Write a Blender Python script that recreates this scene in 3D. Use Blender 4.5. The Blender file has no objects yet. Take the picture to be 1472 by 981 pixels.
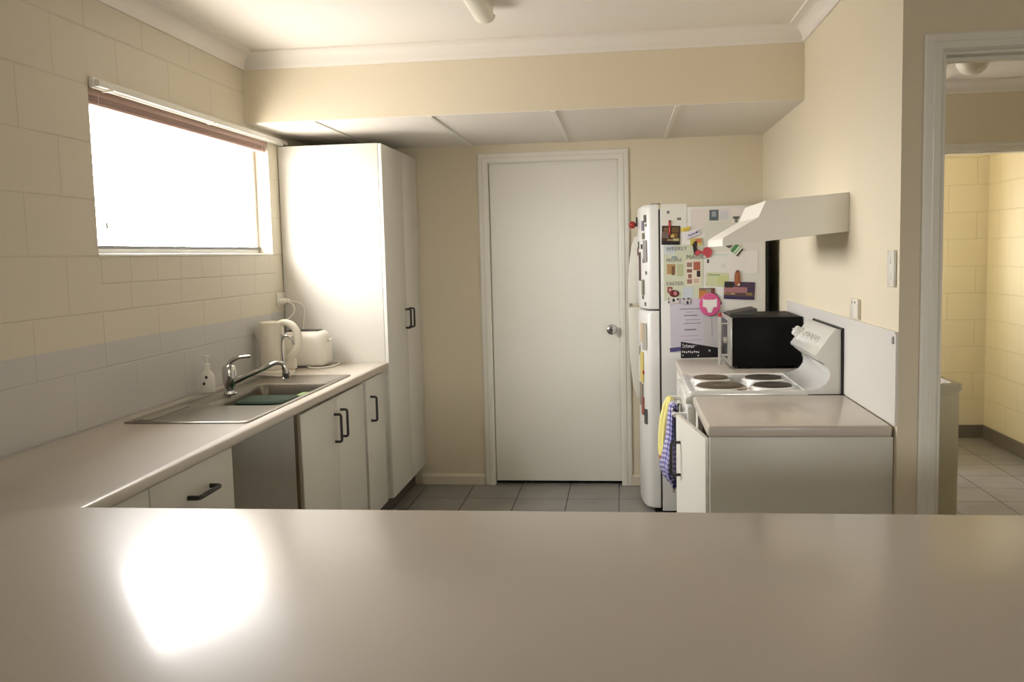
import bpy, bmesh, math, random
from mathutils import Vector, Matrix
random.seed(7)
sc = bpy.context.scene
COL = sc.collection
PI = math.pi

# ---------------------------------------------------------------- materials
def lin(c):
    out = []
    for v in c:
        v = v / 255.0
        out.append(v / 12.92 if v <= 0.04045 else ((v + 0.055) / 1.055) ** 2.4)
    return (out[0], out[1], out[2], 1.0)

MATS = {}
def mat(name, rgb, rough=0.5, metal=0.0, spec=0.5, bump=0.0, bscale=60, var=0.0, vscale=4, coat=0.0, trans=0.0, emit=None):
    if name in MATS: return MATS[name]
    m = bpy.data.materials.new(name); m.use_nodes = True
    nt = m.node_tree; b = nt.nodes['Principled BSDF']
    b.inputs['Base Color'].default_value = lin(rgb)
    b.inputs['Roughness'].default_value = rough
    b.inputs['Metallic'].default_value = metal
    b.inputs['Specular IOR Level'].default_value = spec
    b.inputs['Coat Weight'].default_value = coat
    b.inputs['Transmission Weight'].default_value = trans
    tc = nt.nodes.new('ShaderNodeTexCoord')
    if bump:
        n = nt.nodes.new('ShaderNodeTexNoise'); n.inputs['Scale'].default_value = bscale; n.inputs['Detail'].default_value = 4
        nt.links.new(tc.outputs['Object'], n.inputs['Vector'])
        bp = nt.nodes.new('ShaderNodeBump'); bp.inputs['Strength'].default_value = 1; bp.inputs['Distance'].default_value = bump
        nt.links.new(n.outputs['Fac'], bp.inputs['Height']); nt.links.new(bp.outputs['Normal'], b.inputs['Normal'])
    if var:
        n = nt.nodes.new('ShaderNodeTexNoise'); n.inputs['Scale'].default_value = vscale; n.inputs['Detail'].default_value = 5
        nt.links.new(tc.outputs['Object'], n.inputs['Vector'])
        mx = nt.nodes.new('ShaderNodeMix'); mx.data_type = 'RGBA'
        a = lin(rgb); k = 1 - var
        mx.inputs['A'].default_value = (a[0]*k, a[1]*k, a[2]*k, 1); mx.inputs['B'].default_value = (min(1,a[0]*(1+var)), min(1,a[1]*(1+var)), min(1,a[2]*(1+var)), 1)
        nt.links.new(n.outputs['Fac'], mx.inputs['Factor']); nt.links.new(mx.outputs['Result'], b.inputs['Base Color'])
    MATS[name] = m
    return m

def nd(nt, t, **kw):
    n = nt.nodes.new(t)
    for k, v in kw.items(): setattr(n, k, v)
    return n

def math_node(nt, op, a, b=None):
    n = nt.nodes.new('ShaderNodeMath'); n.operation = op
    for i, v in enumerate((a, b)):
        if v is None: continue
        if isinstance(v, (int, float)): n.inputs[i].default_value = v
        else: nt.links.new(v, n.inputs[i])
    return n.outputs[0]

def block_wall(name, rgb, horiz, y0, splash=None, window=False, mortar=0.004):
    """painted concrete blockwork, 400 x 200 courses, grooves by bump"""
    m = bpy.data.materials.new(name); m.use_nodes = True; nt = m.node_tree
    b = nt.nodes['Principled BSDF']; b.inputs['Roughness'].default_value = 0.55
    tc = nd(nt, 'ShaderNodeTexCoord'); sx = nd(nt, 'ShaderNodeSeparateXYZ'); nt.links.new(tc.outputs['Object'], sx.inputs[0])
    H = sx.outputs[horiz]; Z = sx.outputs[2]
    def brick(w, h, hz0, zz0, off=0.5):
        c = nd(nt, 'ShaderNodeCombineXYZ')
        nt.links.new(math_node(nt, 'SUBTRACT', H, hz0), c.inputs[0]); nt.links.new(math_node(nt, 'SUBTRACT', Z, zz0), c.inputs[1])
        t = nd(nt, 'ShaderNodeTexBrick'); t.offset = off; t.offset_frequency = 2
        t.inputs['Scale'].default_value = 1; t.inputs['Mortar Size'].default_value = mortar; t.inputs['Mortar Smooth'].default_value = 0.6
        t.inputs['Brick Width'].default_value = w; t.inputs['Row Height'].default_value = h
        nt.links.new(c.outputs[0], t.inputs['Vector']); return t.outputs['Fac']
    A = brick(0.4, 0.2, y0 - 4.0, 0.1 - 4.0)
    if window:
        B = brick(0.4, 0.1, 2.91, 1.3, 0.0); Cc = brick(0.2, 0.1, 3.12, 1.4, 0.0)
        iny = math_node(nt, 'MULTIPLY', math_node(nt, 'GREATER_THAN', H, 3.11), math_node(nt, 'LESS_THAN', H, 4.80))
        inz = math_node(nt, 'MULTIPLY', math_node(nt, 'GREATER_THAN', Z, 1.303), math_node(nt, 'LESS_THAN', Z, 1.497))
        reg = math_node(nt, 'MULTIPLY', iny, inz); up = math_node(nt, 'GREATER_THAN', Z, 1.40)
        inner = math_node(nt, 'ADD', math_node(nt, 'MULTIPLY', B, math_node(nt, 'SUBTRACT', 1.0, up)), math_node(nt, 'MULTIPLY', Cc, up))
        A = math_node(nt, 'ADD', math_node(nt, 'MULTIPLY', A, math_node(nt, 'SUBTRACT', 1.0, reg)), math_node(nt, 'MULTIPLY', inner, reg))
    no = nd(nt, 'ShaderNodeTexNoise'); no.inputs['Scale'].default_value = 45; no.inputs['Detail'].default_value = 5
    nt.links.new(tc.outputs['Object'], no.inputs['Vector'])
    n2 = nd(nt, 'ShaderNodeTexNoise'); n2.inputs['Scale'].default_value = 1.6
    nt.links.new(tc.outputs['Object'], n2.inputs['Vector'])
    # joints are soft and filled with paint in places
    soft = math_node(nt, 'MULTIPLY', A, math_node(nt, 'ADD', 0.25, math_node(nt, 'MULTIPLY', n2.outputs['Fac'], 1.1)))
    h = math_node(nt, 'SUBTRACT', math_node(nt, 'MULTIPLY', no.outputs['Fac'], 0.22), soft)
    bp = nd(nt, 'ShaderNodeBump'); bp.inputs['Distance'].default_value = 0.0026; bp.inputs['Strength'].default_value = 0.6
    nt.links.new(h, bp.inputs['Height']); nt.links.new(bp.outputs['Normal'], b.inputs['Normal'])
    col = nd(nt, 'ShaderNodeMix', data_type='RGBA'); a = lin(rgb)
    col.inputs['A'].default_value = a; col.inputs['B'].default_value = (a[0]*.85, a[1]*.83, a[2]*.80, 1)
    nt.links.new(math_node(nt, 'MULTIPLY', soft, 0.8), col.inputs['Factor'])
    out = col.outputs['Result']
    if splash:
        s2 = nd(nt, 'ShaderNodeMix', data_type='RGBA'); c = lin(splash)
        nt.links.new(out, s2.inputs['A'])
        c3 = nd(nt, 'ShaderNodeMix', data_type='RGBA'); c3.inputs['A'].default_value = c; c3.inputs['B'].default_value = (c[0]*.9, c[1]*.9, c[2]*.9, 1)
        nt.links.new(math_node(nt, 'MULTIPLY', soft, 0.6), c3.inputs['Factor']); nt.links.new(c3.outputs['Result'], s2.inputs['B'])
        k = math_node(nt, 'MULTIPLY', math_node(nt, 'LESS_THAN', Z, 1.19), math_node(nt, 'GREATER_THAN', Z, 0.88))
        k = math_node(nt, 'MULTIPLY', k, math_node(nt, 'GREATER_THAN', H, 1.0))
        nt.links.new(k, s2.inputs['Factor']); out = s2.outputs['Result']
    nt.links.new(out, b.inputs['Base Color'])
    return m

def tile_floor(name):
    m = bpy.data.materials.new(name); m.use_nodes = True; nt = m.node_tree
    b = nt.nodes['Principled BSDF']; b.inputs['Roughness'].default_value = 0.38
    tc = nd(nt, 'ShaderNodeTexCoord'); mp = nd(nt, 'ShaderNodeMapping')
    mp.inputs['Location'].default_value = (0.032 + 0.308*20, -5.424 + 0.308*40, 0)
    nt.links.new(tc.outputs['Object'], mp.inputs['Vector'])
    t = nd(nt, 'ShaderNodeTexBrick'); t.offset = 0.0
    t.inputs['Scale'].default_value = 1; t.inputs['Brick Width'].default_value = 0.308; t.inputs['Row Height'].default_value = 0.308
    t.inputs['Mortar Size'].default_value = 0.0032; t.inputs['Mortar Smooth'].default_value = 0.2; t.inputs['Bias'].default_value = 0
    t.inputs['Color1'].default_value = lin((152, 149, 143)); t.inputs['Color2'].default_value = lin((142, 139, 134)); t.inputs['Mortar'].default_value = lin((52, 46, 42))
    nt.links.new(mp.outputs[0], t.inputs['Vector'])
    no = nd(nt, 'ShaderNodeTexNoise'); no.inputs['Scale'].default_value = 5; no.inputs['Detail'].default_value = 8
    nt.links.new(tc.outputs['Object'], no.inputs['Vector'])
    mx = nd(nt, 'ShaderNodeMix', data_type='RGBA', blend_type='MULTIPLY'); mx.inputs['Factor'].default_value = 0.5
    nt.links.new(t.outputs['Color'], mx.inputs['A'])
    rp = nd(nt, 'ShaderNodeValToRGB'); rp.color_ramp.elements[0].position = .3; rp.color_ramp.elements[0].color = (.6, .6, .6, 1); rp.color_ramp.elements[1].position = .7
    nt.links.new(no.outputs['Fac'], rp.inputs[0]); nt.links.new(rp.outputs[0], mx.inputs['B']); nt.links.new(mx.outputs['Result'], b.inputs['Base Color'])
    bp = nd(nt, 'ShaderNodeBump'); bp.inputs['Distance'].default_value = 0.002; bp.invert = True
    nt.links.new(t.outputs['Fac'], bp.inputs['Height']); nt.links.new(bp.outputs['Normal'], b.inputs['Normal'])
    return m

def speckle(name, rgb, rgb2, rough, scale=500, coat=0.0, bump=0.0):
    m = bpy.data.materials.new(name); m.use_nodes = True; nt = m.node_tree
    b = nt.nodes['Principled BSDF']; b.inputs['Roughness'].default_value = rough; b.inputs['Coat Weight'].default_value = coat
    tc = nd(nt, 'ShaderNodeTexCoord'); no = nd(nt, 'ShaderNodeTexNoise'); no.inputs['Scale'].default_value = scale; no.inputs['Detail'].default_value = 3
    nt.links.new(tc.outputs['Object'], no.inputs['Vector'])
    n2 = nd(nt, 'ShaderNodeTexNoise'); n2.inputs['Scale'].default_value = 7; n2.inputs['Detail'].default_value = 6
    nt.links.new(tc.outputs['Object'], n2.inputs['Vector'])
    mx = nd(nt, 'ShaderNodeMix', data_type='RGBA'); mx.inputs['A'].default_value = lin(rgb); mx.inputs['B'].default_value = lin(rgb2)
    nt.links.new(no.outputs['Fac'], mx.inputs['Factor']); nt.links.new(mx.outputs['Result'], b.inputs['Base Color'])
    r = math_node(nt, 'ADD', rough - 0.02, math_node(nt, 'MULTIPLY', n2.outputs['Fac'], 0.04)); nt.links.new(r, b.inputs['Roughness'])
    if bump:
        bp = nd(nt, 'ShaderNodeBump'); bp.inputs['Distance'].default_value = bump
        nt.links.new(n2.outputs['Fac'], bp.inputs['Height']); nt.links.new(bp.outputs['Normal'], b.inputs['Normal'])
    return m

def glass_mat(name):
    m = bpy.data.materials.new(name); m.use_nodes = True; nt = m.node_tree
    nt.nodes.remove(nt.nodes['Principled BSDF']); out = nt.nodes['Material Output']
    t = nd(nt, 'ShaderNodeBsdfTransparent'); g = nd(nt, 'ShaderNodeBsdfGlossy'); g.inputs['Roughness'].default_value = 0.02
    f = nd(nt, 'ShaderNodeFresnel'); f.inputs['IOR'].default_value = 1.3
    geo = nd(nt, 'ShaderNodeNewGeometry'); fr = math_node(nt, 'MULTIPLY', f.outputs[0], math_node(nt, 'SUBTRACT', 1.0, geo.outputs['Backfacing']))
    mx = nd(nt, 'ShaderNodeMixShader'); nt.links.new(fr, mx.inputs[0]); nt.links.new(t.outputs[0], mx.inputs[1]); nt.links.new(g.outputs[0], mx.inputs[2])
    nt.links.new(mx.outputs[0], out.inputs[0]); return m

def check_cloth(name):
    m = bpy.data.materials.new(name); m.use_nodes = True; nt = m.node_tree
    b = nt.nodes['Principled BSDF']; b.inputs['Roughness'].default_value = 0.9
    tc = nd(nt, 'ShaderNodeTexCoord'); sx = nd(nt, 'ShaderNodeSeparateXYZ'); nt.links.new(tc.outputs['Object'], sx.inputs[0])
    def stripe(o, w):
        return math_node(nt, 'GREATER_THAN', math_node(nt, 'FRACT', math_node(nt, 'DIVIDE', math_node(nt, 'ADD', o, 10.0), w)), 0.5)
    s = math_node(nt, 'ADD', stripe(sx.outputs[1], 0.030), stripe(sx.outputs[2], 0.020))
    rp = nd(nt, 'ShaderNodeValToRGB'); rp.color_ramp.interpolation = 'CONSTANT'
    rp.color_ramp.elements[0].color = lin((92, 90, 150)); rp.color_ramp.elements[1].position = 0.35; rp.color_ramp.elements[1].color = lin((138, 134, 184))
    e = rp.color_ramp.elements.new(0.8); e.color = lin((206, 202, 222))
    nt.links.new(math_node(nt, 'DIVIDE', s, 2.0), rp.inputs[0]); nt.links.new(rp.outputs[0], b.inputs['Base Color'])
    return m

# ---------------------------------------------------------------- mesh builder
class MB:
    def __init__(self): self.bm = bmesh.new(); self.mats = []
    def mi(self, m):
        if m not in self.mats: self.mats.append(m)
        return self.mats.index(m)
    def merge(self, t, m):
        i = self.mi(m)
        for f in t.faces: f.material_index = i
        me = bpy.data.meshes.new('tmp'); t.to_mesh(me); t.free(); self.bm.from_mesh(me); bpy.data.meshes.remove(me)
    def box(self, m, x0, x1, y0, y1, z0, z1, bev=0.0, seg=2, mtx=None):
        t = bmesh.new(); bmesh.ops.create_cube(t, size=1)
        bmesh.ops.transform(t, matrix=Matrix.Translation(((x0+x1)/2, (y0+y1)/2, (z0+z1)/2)) @ Matrix.Diagonal((abs(x1-x0), abs(y1-y0), abs(z1-z0), 1)), verts=t.verts)
        if bev: bmesh.ops.bevel(t, geom=list(t.edges), offset=bev, segments=seg, profile=.5, affect='EDGES')
        if mtx: bmesh.ops.transform(t, matrix=mtx, verts=t.verts)
        self.merge(t, m); return self
    def prism(self, m, pts, axis, a, b, bev=0.0, seg=2, mtx=None):
        """pts polygon in the plane across axis: x->(y,z), y->(x,z), z->(x,y)"""
        t = bmesh.new()
        def P(p, v): return {'x': (v, p[0], p[1]), 'y': (p[0], v, p[1]), 'z': (p[0], p[1], v)}[axis]
        A = [t.verts.new(P(p, a)) for p in pts]; B = [t.verts.new(P(p, b)) for p in pts]
        t.faces.new(A); t.faces.new(B[::-1]); n = len(pts)
        for i in range(n): t.faces.new((A[i], B[i], B[(i+1) % n], A[(i+1) % n]))
        bmesh.ops.recalc_face_normals(t, faces=t.faces)
        if bev:
            ed = [e for e in t.edges if e.calc_face_angle(0) > 0.5]
            bmesh.ops.bevel(t, geom=ed, offset=bev, segments=seg, profile=.5, affect='EDGES')
        if mtx: bmesh.ops.transform(t, matrix=mtx, verts=t.verts)
        self.merge(t, m); return self
    def tube(self, m, pts, r, n=12, closed=False, caps=True):
        t = bmesh.new(); pts = [Vector(p) for p in pts]; rs = r if isinstance(r, (list, tuple)) else [r]*len(pts)
        N = len(pts); rings = []; up = None
        for i, p in enumerate(pts):
            a = pts[(i-1) % N] if (i > 0 or closed) else p; c = pts[(i+1) % N] if (i < N-1 or closed) else p
            d = (c - a).normalized()
            if up is None: up = d.orthogonal().normalized()
            up = (up - d*up.dot(d)).normalized(); s = d.cross(up)
            rings.append([t.verts.new(p + rs[i]*(math.cos(2*PI*k/n)*up + math.sin(2*PI*k/n)*s)) for k in range(n)])
        for i in range(N if closed else N-1):
            A, B = rings[i], rings[(i+1) % N]
            for k in range(n): t.faces.new((A[k], A[(k+1) % n], B[(k+1) % n], B[k]))
        if caps and not closed: t.faces.new(rings[0][::-1]); t.faces.new(rings[-1])
        bmesh.ops.recalc_face_normals(t, faces=t.faces); self.merge(t, m); return self
    def lathe(self, m, prof, c, n=32, axis='z', sx=1, sy=1, mtx=None):
        """prof [(r,h)], c centre"""
        t = bmesh.new(); rings = []
        for r, h in prof:
            if r < 1e-6: rings.append([t.verts.new((0, 0, h))]); continue
            rings.append([t.verts.new((sx*r*math.cos(2*PI*k/n), sy*r*math.sin(2*PI*k/n), h)) for k in range(n)])
        for A, B in zip(rings, rings[1:]):
            if len(A) == 1 and len(B) == 1: continue
            for k in range(n):
                k2 = (k+1) % n
                if len(A) == 1: t.faces.new((A[0], B[k2], B[k]))
                elif len(B) == 1: t.faces.new((A[k], A[k2], B[0]))
                else: t.faces.new((A[k], A[k2], B[k2], B[k]))
        if len(rings[0]) > 1: t.faces.new(rings[0][::-1])
        if len(rings[-1]) > 1: t.faces.new(rings[-1])
        R = {'z': Matrix.Identity(4), 'x': Matrix.Rotation(PI/2, 4, 'Y'), '-x': Matrix.Rotation(-PI/2, 4, 'Y'), 'y': Matrix.Rotation(-PI/2, 4, 'X'), '-y': Matrix.Rotation(PI/2, 4, 'X')}[axis]
        bmesh.ops.transform(t, matrix=Matrix.Translation(c) @ (mtx or Matrix.Identity(4)) @ R, verts=t.verts)
        bmesh.ops.recalc_face_normals(t, faces=t.faces); self.merge(t, m); return self
    def loft(self, m, loops, cap0=True, cap1=True):
        t = bmesh.new(); rings = [[t.verts.new(p) for p in L] for L in loops]; n = len(rings[0])
        for A, B in zip(rings, rings[1:]):
            for k in range(n): t.faces.new((A[k], A[(k+1) % n], B[(k+1) % n], B[k]))
        if cap0: t.faces.new(rings[0][::-1])
        if cap1: t.faces.new(rings[-1])
        bmesh.ops.recalc_face_normals(t, faces=t.faces); self.merge(t, m); return self
    def grid(self, m, f, nu, nv):
        t = bmesh.new(); V = [[t.verts.new(f(i/nu, j/nv)) for j in range(nv+1)] for i in range(nu+1)]
        for i in range(nu):
            for j in range(nv): t.faces.new((V[i][j], V[i+1][j], V[i+1][j+1], V[i][j+1]))
        bmesh.ops.recalc_face_normals(t, faces=t.faces); self.merge(t, m); return self
    def text(self, m, body, size, loc, rot=(PI/2, 0, 0), ext=0.0003, xs=1.0, align='LEFT'):
        cu = bpy.data.curves.new('t', 'FONT'); cu.body = body; cu.size = size; cu.extrude = ext; cu.align_x = align
        o = bpy.data.objects.new('t', cu); COL.objects.link(o); bpy.context.view_layer.update()
        dg = bpy.context.evaluated_depsgraph_get(); me = bpy.data.meshes.new_from_object(o.evaluated_get(dg))
        bpy.data.objects.remove(o); bpy.data.curves.remove(cu)
        from mathutils import Euler
        me.transform(Matrix.Translation(loc) @ Euler(rot).to_matrix().to_4x4() @ Matrix.Diagonal((xs, 1, 1, 1)))
        t = bmesh.new(); t.from_mesh(me); bpy.data.meshes.remove(me); self.merge(t, m); return self
    def build(self, name, parent=None, world=False, smooth=True, xform=None):
        if xform: bmesh.ops.transform(self.bm, matrix=xform, verts=self.bm.verts)
        me = bpy.data.meshes.new(name)
        if parent is not None: off = root_loc(parent)
        elif world: off = Vector((0, 0, 0))
        else:
            xs = [v.co.x for v in self.bm.verts]; ys = [v.co.y for v in self.bm.verts]; zs = [v.co.z for v in self.bm.verts]
            off = Vector(((min(xs)+max(xs))/2, (min(ys)+max(ys))/2, min(zs)))
        bmesh.ops.translate(self.bm, verts=self.bm.verts, vec=-off)
        self.bm.to_mesh(me); self.bm.free()
        for m in self.mats: me.materials.append(m)
        if smooth:
            me.polygons.foreach_set('use_smooth', [True]*len(me.polygons)); me.set_sharp_from_angle(angle=math.radians(32))
        o = bpy.data.objects.new(name, me); COL.objects.link(o)
        if parent is not None: o.parent = parent
        else: o.location = off
        return o

def root_loc(o):
    while o.parent: o = o.parent
    return Vector(o.location)

def props(o, label=None, cat=None, group=None, kind=None):
    if label: o['label'] = label
    if cat: o['category'] = cat
    if group: o['group'] = group
    if kind: o['kind'] = kind
    return o

def thing(name, loc, label, cat, group=None):
    o = bpy.data.objects.new(name, None); COL.objects.link(o); o.location = loc; o.empty_display_size = .05
    return props(o, label, cat, group)

def struct(name, mb, parent=None, smooth=False):
    o = mb.build(name, parent, world=parent is None, smooth=smooth)
    if parent is None: o['kind'] = 'structure'
    return o

def rrect(x0, x1, y0, y1, r, z, n=6):
    """rounded rectangle loop, r one radius or four (x0y0, x1y0, x1y1, x0y1)"""
    rr = r if isinstance(r, (list, tuple)) else [r]*4
    out = []
    for (cx, cy, a0, q) in ((x0, y0, PI, 0), (x1, y0, 1.5*PI, 1), (x1, y1, 0, 2), (x0, y1, .5*PI, 3)):
        R = rr[q]; ccx = cx + (R if cx == x0 else -R); ccy = cy + (R if cy == y0 else -R)
        for k in range(n+1):
            a = a0 + k/n*PI/2; out.append((ccx + R*math.cos(a), ccy + R*math.sin(a), z))
    return out

def arc(c, r, a0, a1, n):
    return [(c[0] + r*math.cos(a0 + (a1-a0)*k/n), c[1] + r*math.sin(a0 + (a1-a0)*k/n)) for k in range(n+1)]

def catmull(P, n=8):
    P = [Vector(p) for p in P]; Q = [2*P[0]-P[1]] + P + [2*P[-1]-P[-2]]; out = []
    for i in range(1, len(Q)-2):
        for k in range(n):
            t = k/n; a, b, c, d = Q[i-1:i+3]
            out.append(0.5*((2*b) + (c-a)*t + (2*a-5*b+4*c-d)*t*t + (3*b-a-3*c+d)*t**3))
    out.append(P[-1]); return out

# ---------------------------------------------------------------- palette
wall_cream = mat('cream wall paint', (228, 217, 192), .6, bump=.0006, bscale=120)
ceil_white = mat('ceiling paint', (236, 230, 221), .8, bump=.0004, bscale=90)
trim_white = mat('gloss trim paint', (236, 233, 222), .35)
trim_cream = mat('cream trim paint', (226, 217, 196), .45)
door_white = mat('satin door paint', (238, 235, 225), .38, var=.015)
cab_white = mat('white cabinet laminate', (224, 221, 211), .42, var=.01)
cab_edge = mat('brown cabinet edging', (120, 104, 84), .5)
cab_in = mat('cabinet inside', (196, 184, 160), .7)
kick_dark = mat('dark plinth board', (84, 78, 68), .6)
handle_dk = mat('graphite metal', (62, 60, 58), .38, metal=.4)
worktop_m = mat('grey beige laminate', (204, 195, 182), .36, var=.03, vscale=1.5, coat=.4)
worktop_m.node_tree.nodes['Principled BSDF'].inputs['Coat Roughness'].default_value = .15
splash_m = mat('pale grey splashback', (224, 221, 215), .3)
steel = mat('brushed stainless steel', (142, 136, 126), .30, metal=1, bump=.00015, bscale=300)
chrome = mat('chrome', (205, 205, 205), .08, metal=1)
white_pl = mat('white plastic', (228, 224, 212), .3)
cream_pl = mat('cream kettle plastic', (226, 220, 202), .33)
grey_pl = mat('grey plastic', (150, 148, 140), .4)
black_pl = mat('black plastic', (14, 14, 13), .35)
black_matt = mat('black matt', (9, 9, 9), .6)
enamel = mat('white enamel', (232, 231, 226), .18, coat=.5)
hotplate_m = mat('hotplate iron', (66, 60, 54), .5, metal=.3, bump=.0002, bscale=30)
hotplate_brown = mat('worn brown hotplate iron', (104, 92, 76), .5, metal=.3)
burnt = mat('burnt spill', (150, 112, 60), .6)
fridge_white = mat('fridge white', (226, 225, 220), .3, coat=.3)
seal_grey = mat('door seal grey', (92, 92, 88), .7)
hood_m = mat('hood white enamel', (236, 233, 222), .35)
alu = mat('white window aluminium', (222, 220, 214), .35)
blind_m = mat('dusky brown blind', (182, 152, 140), .6)
glass = glass_mat('window glass')
green_dk = mat('dark green plastic', (13, 44, 20), .6, spec=.2)
green_lt = mat('light green plastic', (132, 160, 92), .5)
tub_m = mat('laundry tub cream', (222, 216, 190), .35)
skirt_tile = mat('grey skirting tile', (118, 112, 104), .4)

# ================================================================ THE ROOM
XL, XR, YB, YE, CZ = -1.8515, 0.854, 5.764, 2.98, 2.49
RY, FX_, YS, ZS = -3.2, 3.4, 4.496, 2.1515        # rear wall, far right, soffit front, soffit underside
blocks = block_wall('painted blockwork', (211, 202, 182), 1, 2.71, splash=(195, 192, 187), window=True)
blocks_l = block_wall('laundry blockwork', (234, 225, 196), 0, 2.62, mortar=.005)
blocks_r = block_wall('laundry blockwork side', (234, 225, 196), 1, 7.04, mortar=.005)

mb = MB(); mb.box(tile_floor('grey floor tiles'), XL-.2, FX_+.1, RY-.1, 7.45, -.1, 0); struct('floor', mb)
mb = MB(); mb.box(ceil_white, XL-.2, FX_+.1, RY-.1, 7.45, CZ, CZ+.1); struct('ceiling', mb)
# left wall with the window opening
W0, W1, WZ0, WZ1 = 3.11, 4.772, 1.503, 2.100
mb = MB()
mb.box(blocks, XL-.19, XL, RY, W0, 0, CZ).box(blocks, XL-.19, XL, W1, YB+.2, 0, CZ).box(blocks, XL-.19, XL, W0, W1, 0, WZ0).box(blocks, XL-.19, XL, W0, W1, WZ1, CZ)
struct('wall_left', mb)
# back wall with the door opening
DX0, DX1, DZ = -0.8144, -0.0003, 2.045
mb = MB()
mb.box(wall_cream, XL, DX0-.012, YB, YB+.1, 0, CZ).box(wall_cream, DX1+.012, XR, YB, YB+.1, 0, CZ).box(wall_cream, DX0-.012, DX1+.012, YB, YB+.1, DZ+.012, CZ)
mb.box(black_matt, XL, XR, YB+.1, YB+.2, 0, CZ)  # unseen black layer: shade of the under-door gap as colour, seals out sky
struct('wall_back', mb)
mb = MB(); mb.box(wall_cream, XR, XR+.1, YE, YB+.2, 0, CZ); struct('wall_right', mb)
# wall that carries on to the right, with the open doorway
OX0, OX1 = 0.966, 1.79
mb = MB()
mb.box(wall_cream, XR+.1, OX0, YE, YE+.1, 0, CZ).box(wall_cream, OX1, FX_, YE, YE+.1, 0, CZ).box(wall_cream, OX0, OX1, YE, YE+.1, 2.05, CZ)
struct('wall_doorway', mb)
mb = MB(); mb.box(wall_cream, FX_, FX_+.1, RY, 6.3, 0, CZ); struct('wall_far_right', mb)
# wall behind the camera, with an unseen window added for frontal fill
mb = MB(); RWX0, RWX1, RWZ0, RWZ1 = 0.6, 1.8, 1.1, 1.9
mb.box(wall_cream, XL, RWX0, RY-.1, RY, 0, CZ).box(wall_cream, RWX1, FX_, RY-.1, RY, 0, CZ).box(wall_cream, RWX0, RWX1, RY-.1, RY, 0, RWZ0).box(wall_cream, RWX0, RWX1, RY-.1, RY, RWZ1, CZ)
struct('wall_rear', mb)
mb = MB(); t = .04
mb.box(alu, RWX0, RWX1, RY-.07, RY-.03, RWZ0, RWZ0+t).box(alu, RWX0, RWX1, RY-.07, RY-.03, RWZ1-t, RWZ1)
for x in (RWX0, (RWX0+RWX1)/2-t/2, RWX1-t): mb.box(alu, x, x+t, RY-.07, RY-.03, RWZ0+t, RWZ1-t)
struct('added_rear_window', mb)

# bulkhead over the back of the kitchen, with panelled underside
mb = MB(); mb.box(wall_cream, XL, XR, YS, YB, ZS+.004, CZ).box(ceil_white, XL, XR, YS+.002, YB, ZS, ZS+.004); struct('ceiling_bulkhead', mb)
for i, x in enumerate((-1.507, -0.918, -0.315, 0.275)):
    mb = MB(); mb.box(trim_white, x-.012, x+.012, YS+.002, YB, ZS-.006, ZS+.001, bev=.002); struct('trim_%d' % (i+1), mb)

# cove cornice round the ceiling
prof = [(0, 2.405), (0, 2.414), (.010, 2.414)] + [(.010 + .058*(1-math.cos(a)), 2.416 + .062*math.sin(a)) for a in [k/8*PI/2 for k in range(1, 9)]] + [(.078, 2.478), (.078, CZ)]
def sweep(prof, path, m, mb):
    """path: list of fn d -> (x,y)"""
    L = [[Vector((*p(d), z)) for d, z in prof] for p in path]
    t = bmesh.new(); R = [[t.verts.new(v) for v in l] for l in L]
    for A, B in zip(R, R[1:]):
        for k in range(len(prof)-1): t.faces.new((A[k], A[k+1], B[k+1], B[k]))
    bmesh.ops.recalc_face_normals(t, faces=t.faces); mb.merge(t, m)
prof2 = [(0, 2.412), (.010, 2.412), (.012, 2.418)] + [(.075 - .060*math.cos(a), 2.422 + .056*math.sin(a)) for a in [k/8*PI/2 for k in range(0, 9)]] + [(.080, 2.480), (.080, CZ)]
mb = MB(); sweep(prof2, [lambda d: (XL+d, RY), lambda d: (XL+d, YS-d), lambda d: (XR-d, YS-d), lambda d: (XR-d, YE-d), lambda d: (FX_, YE-d)], ceil_white, mb)
struct('trim_5', mb, smooth=True)

# skirting at the back
mb = MB()
mb.prism(trim_cream, [(YB, 0), (YB-.014, 0), (YB-.014, .055), (YB-.006, .068), (YB, .07)], 'x', -1.30, -.885)
struct('baseboard_back', mb)
mb = MB(); mb.prism(trim_cream, [(YB, 0), (YB-.014, 0), (YB-.014, .055), (YB-.006, .068), (YB, .07)], 'x', .042, XR); struct('baseboard_back_right', mb)

# the closed door: frame, architrave, leaf, knob
def architrave(mb, m, x0, x1, zt, y, w, d, dirn=-1, bottom=0):
    """stepped architrave: outer width w, sits on wall plane y, projects dirn*d"""
    pr = [(0, 0), (0, d*.55), (.006, d*.75), (w*.45, d*.80), (w*.5, d), (w-.008, d), (w, d*.6), (w, 0)]   # from outer edge inwards
    path = [lambda u: (x0+u, bottom), lambda u: (x0+u, zt-u), lambda u: (x1-u, zt-u), lambda u: (x1-u, bottom)]
    t = bmesh.new(); R = [[t.verts.new((p(u)[0], y + dirn*h, p(u)[1])) for u, h in pr] for p in path]
    for A, B in zip(R, R[1:]):
        for k in range(len(pr)-1): t.faces.new((A[k], A[k+1], B[k+1], B[k]))
    bmesh.ops.recalc_face_normals(t, faces=t.faces); mb.merge(t, m)
mb = MB(); architrave(mb, trim_white, -.883, .052, 2.0995, YB, .064, .018)
mb.box(trim_white, DX0-.012, DX0-.003, YB-.001, YB+.1, 0, DZ+.012).box(trim_white, DX1+.003, DX1+.012, YB-.001, YB+.1, 0, DZ+.012).box(trim_white, DX0-.003, DX1+.003, YB-.001, YB+.1, DZ+.003, DZ+.012)
struct('trim_6', mb)
mb = MB(); mb.box(door_white, DX0, DX1, YB+.012, YB+.047, .022, DZ, bev=.002); dr = struct('door_1', mb)
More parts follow.
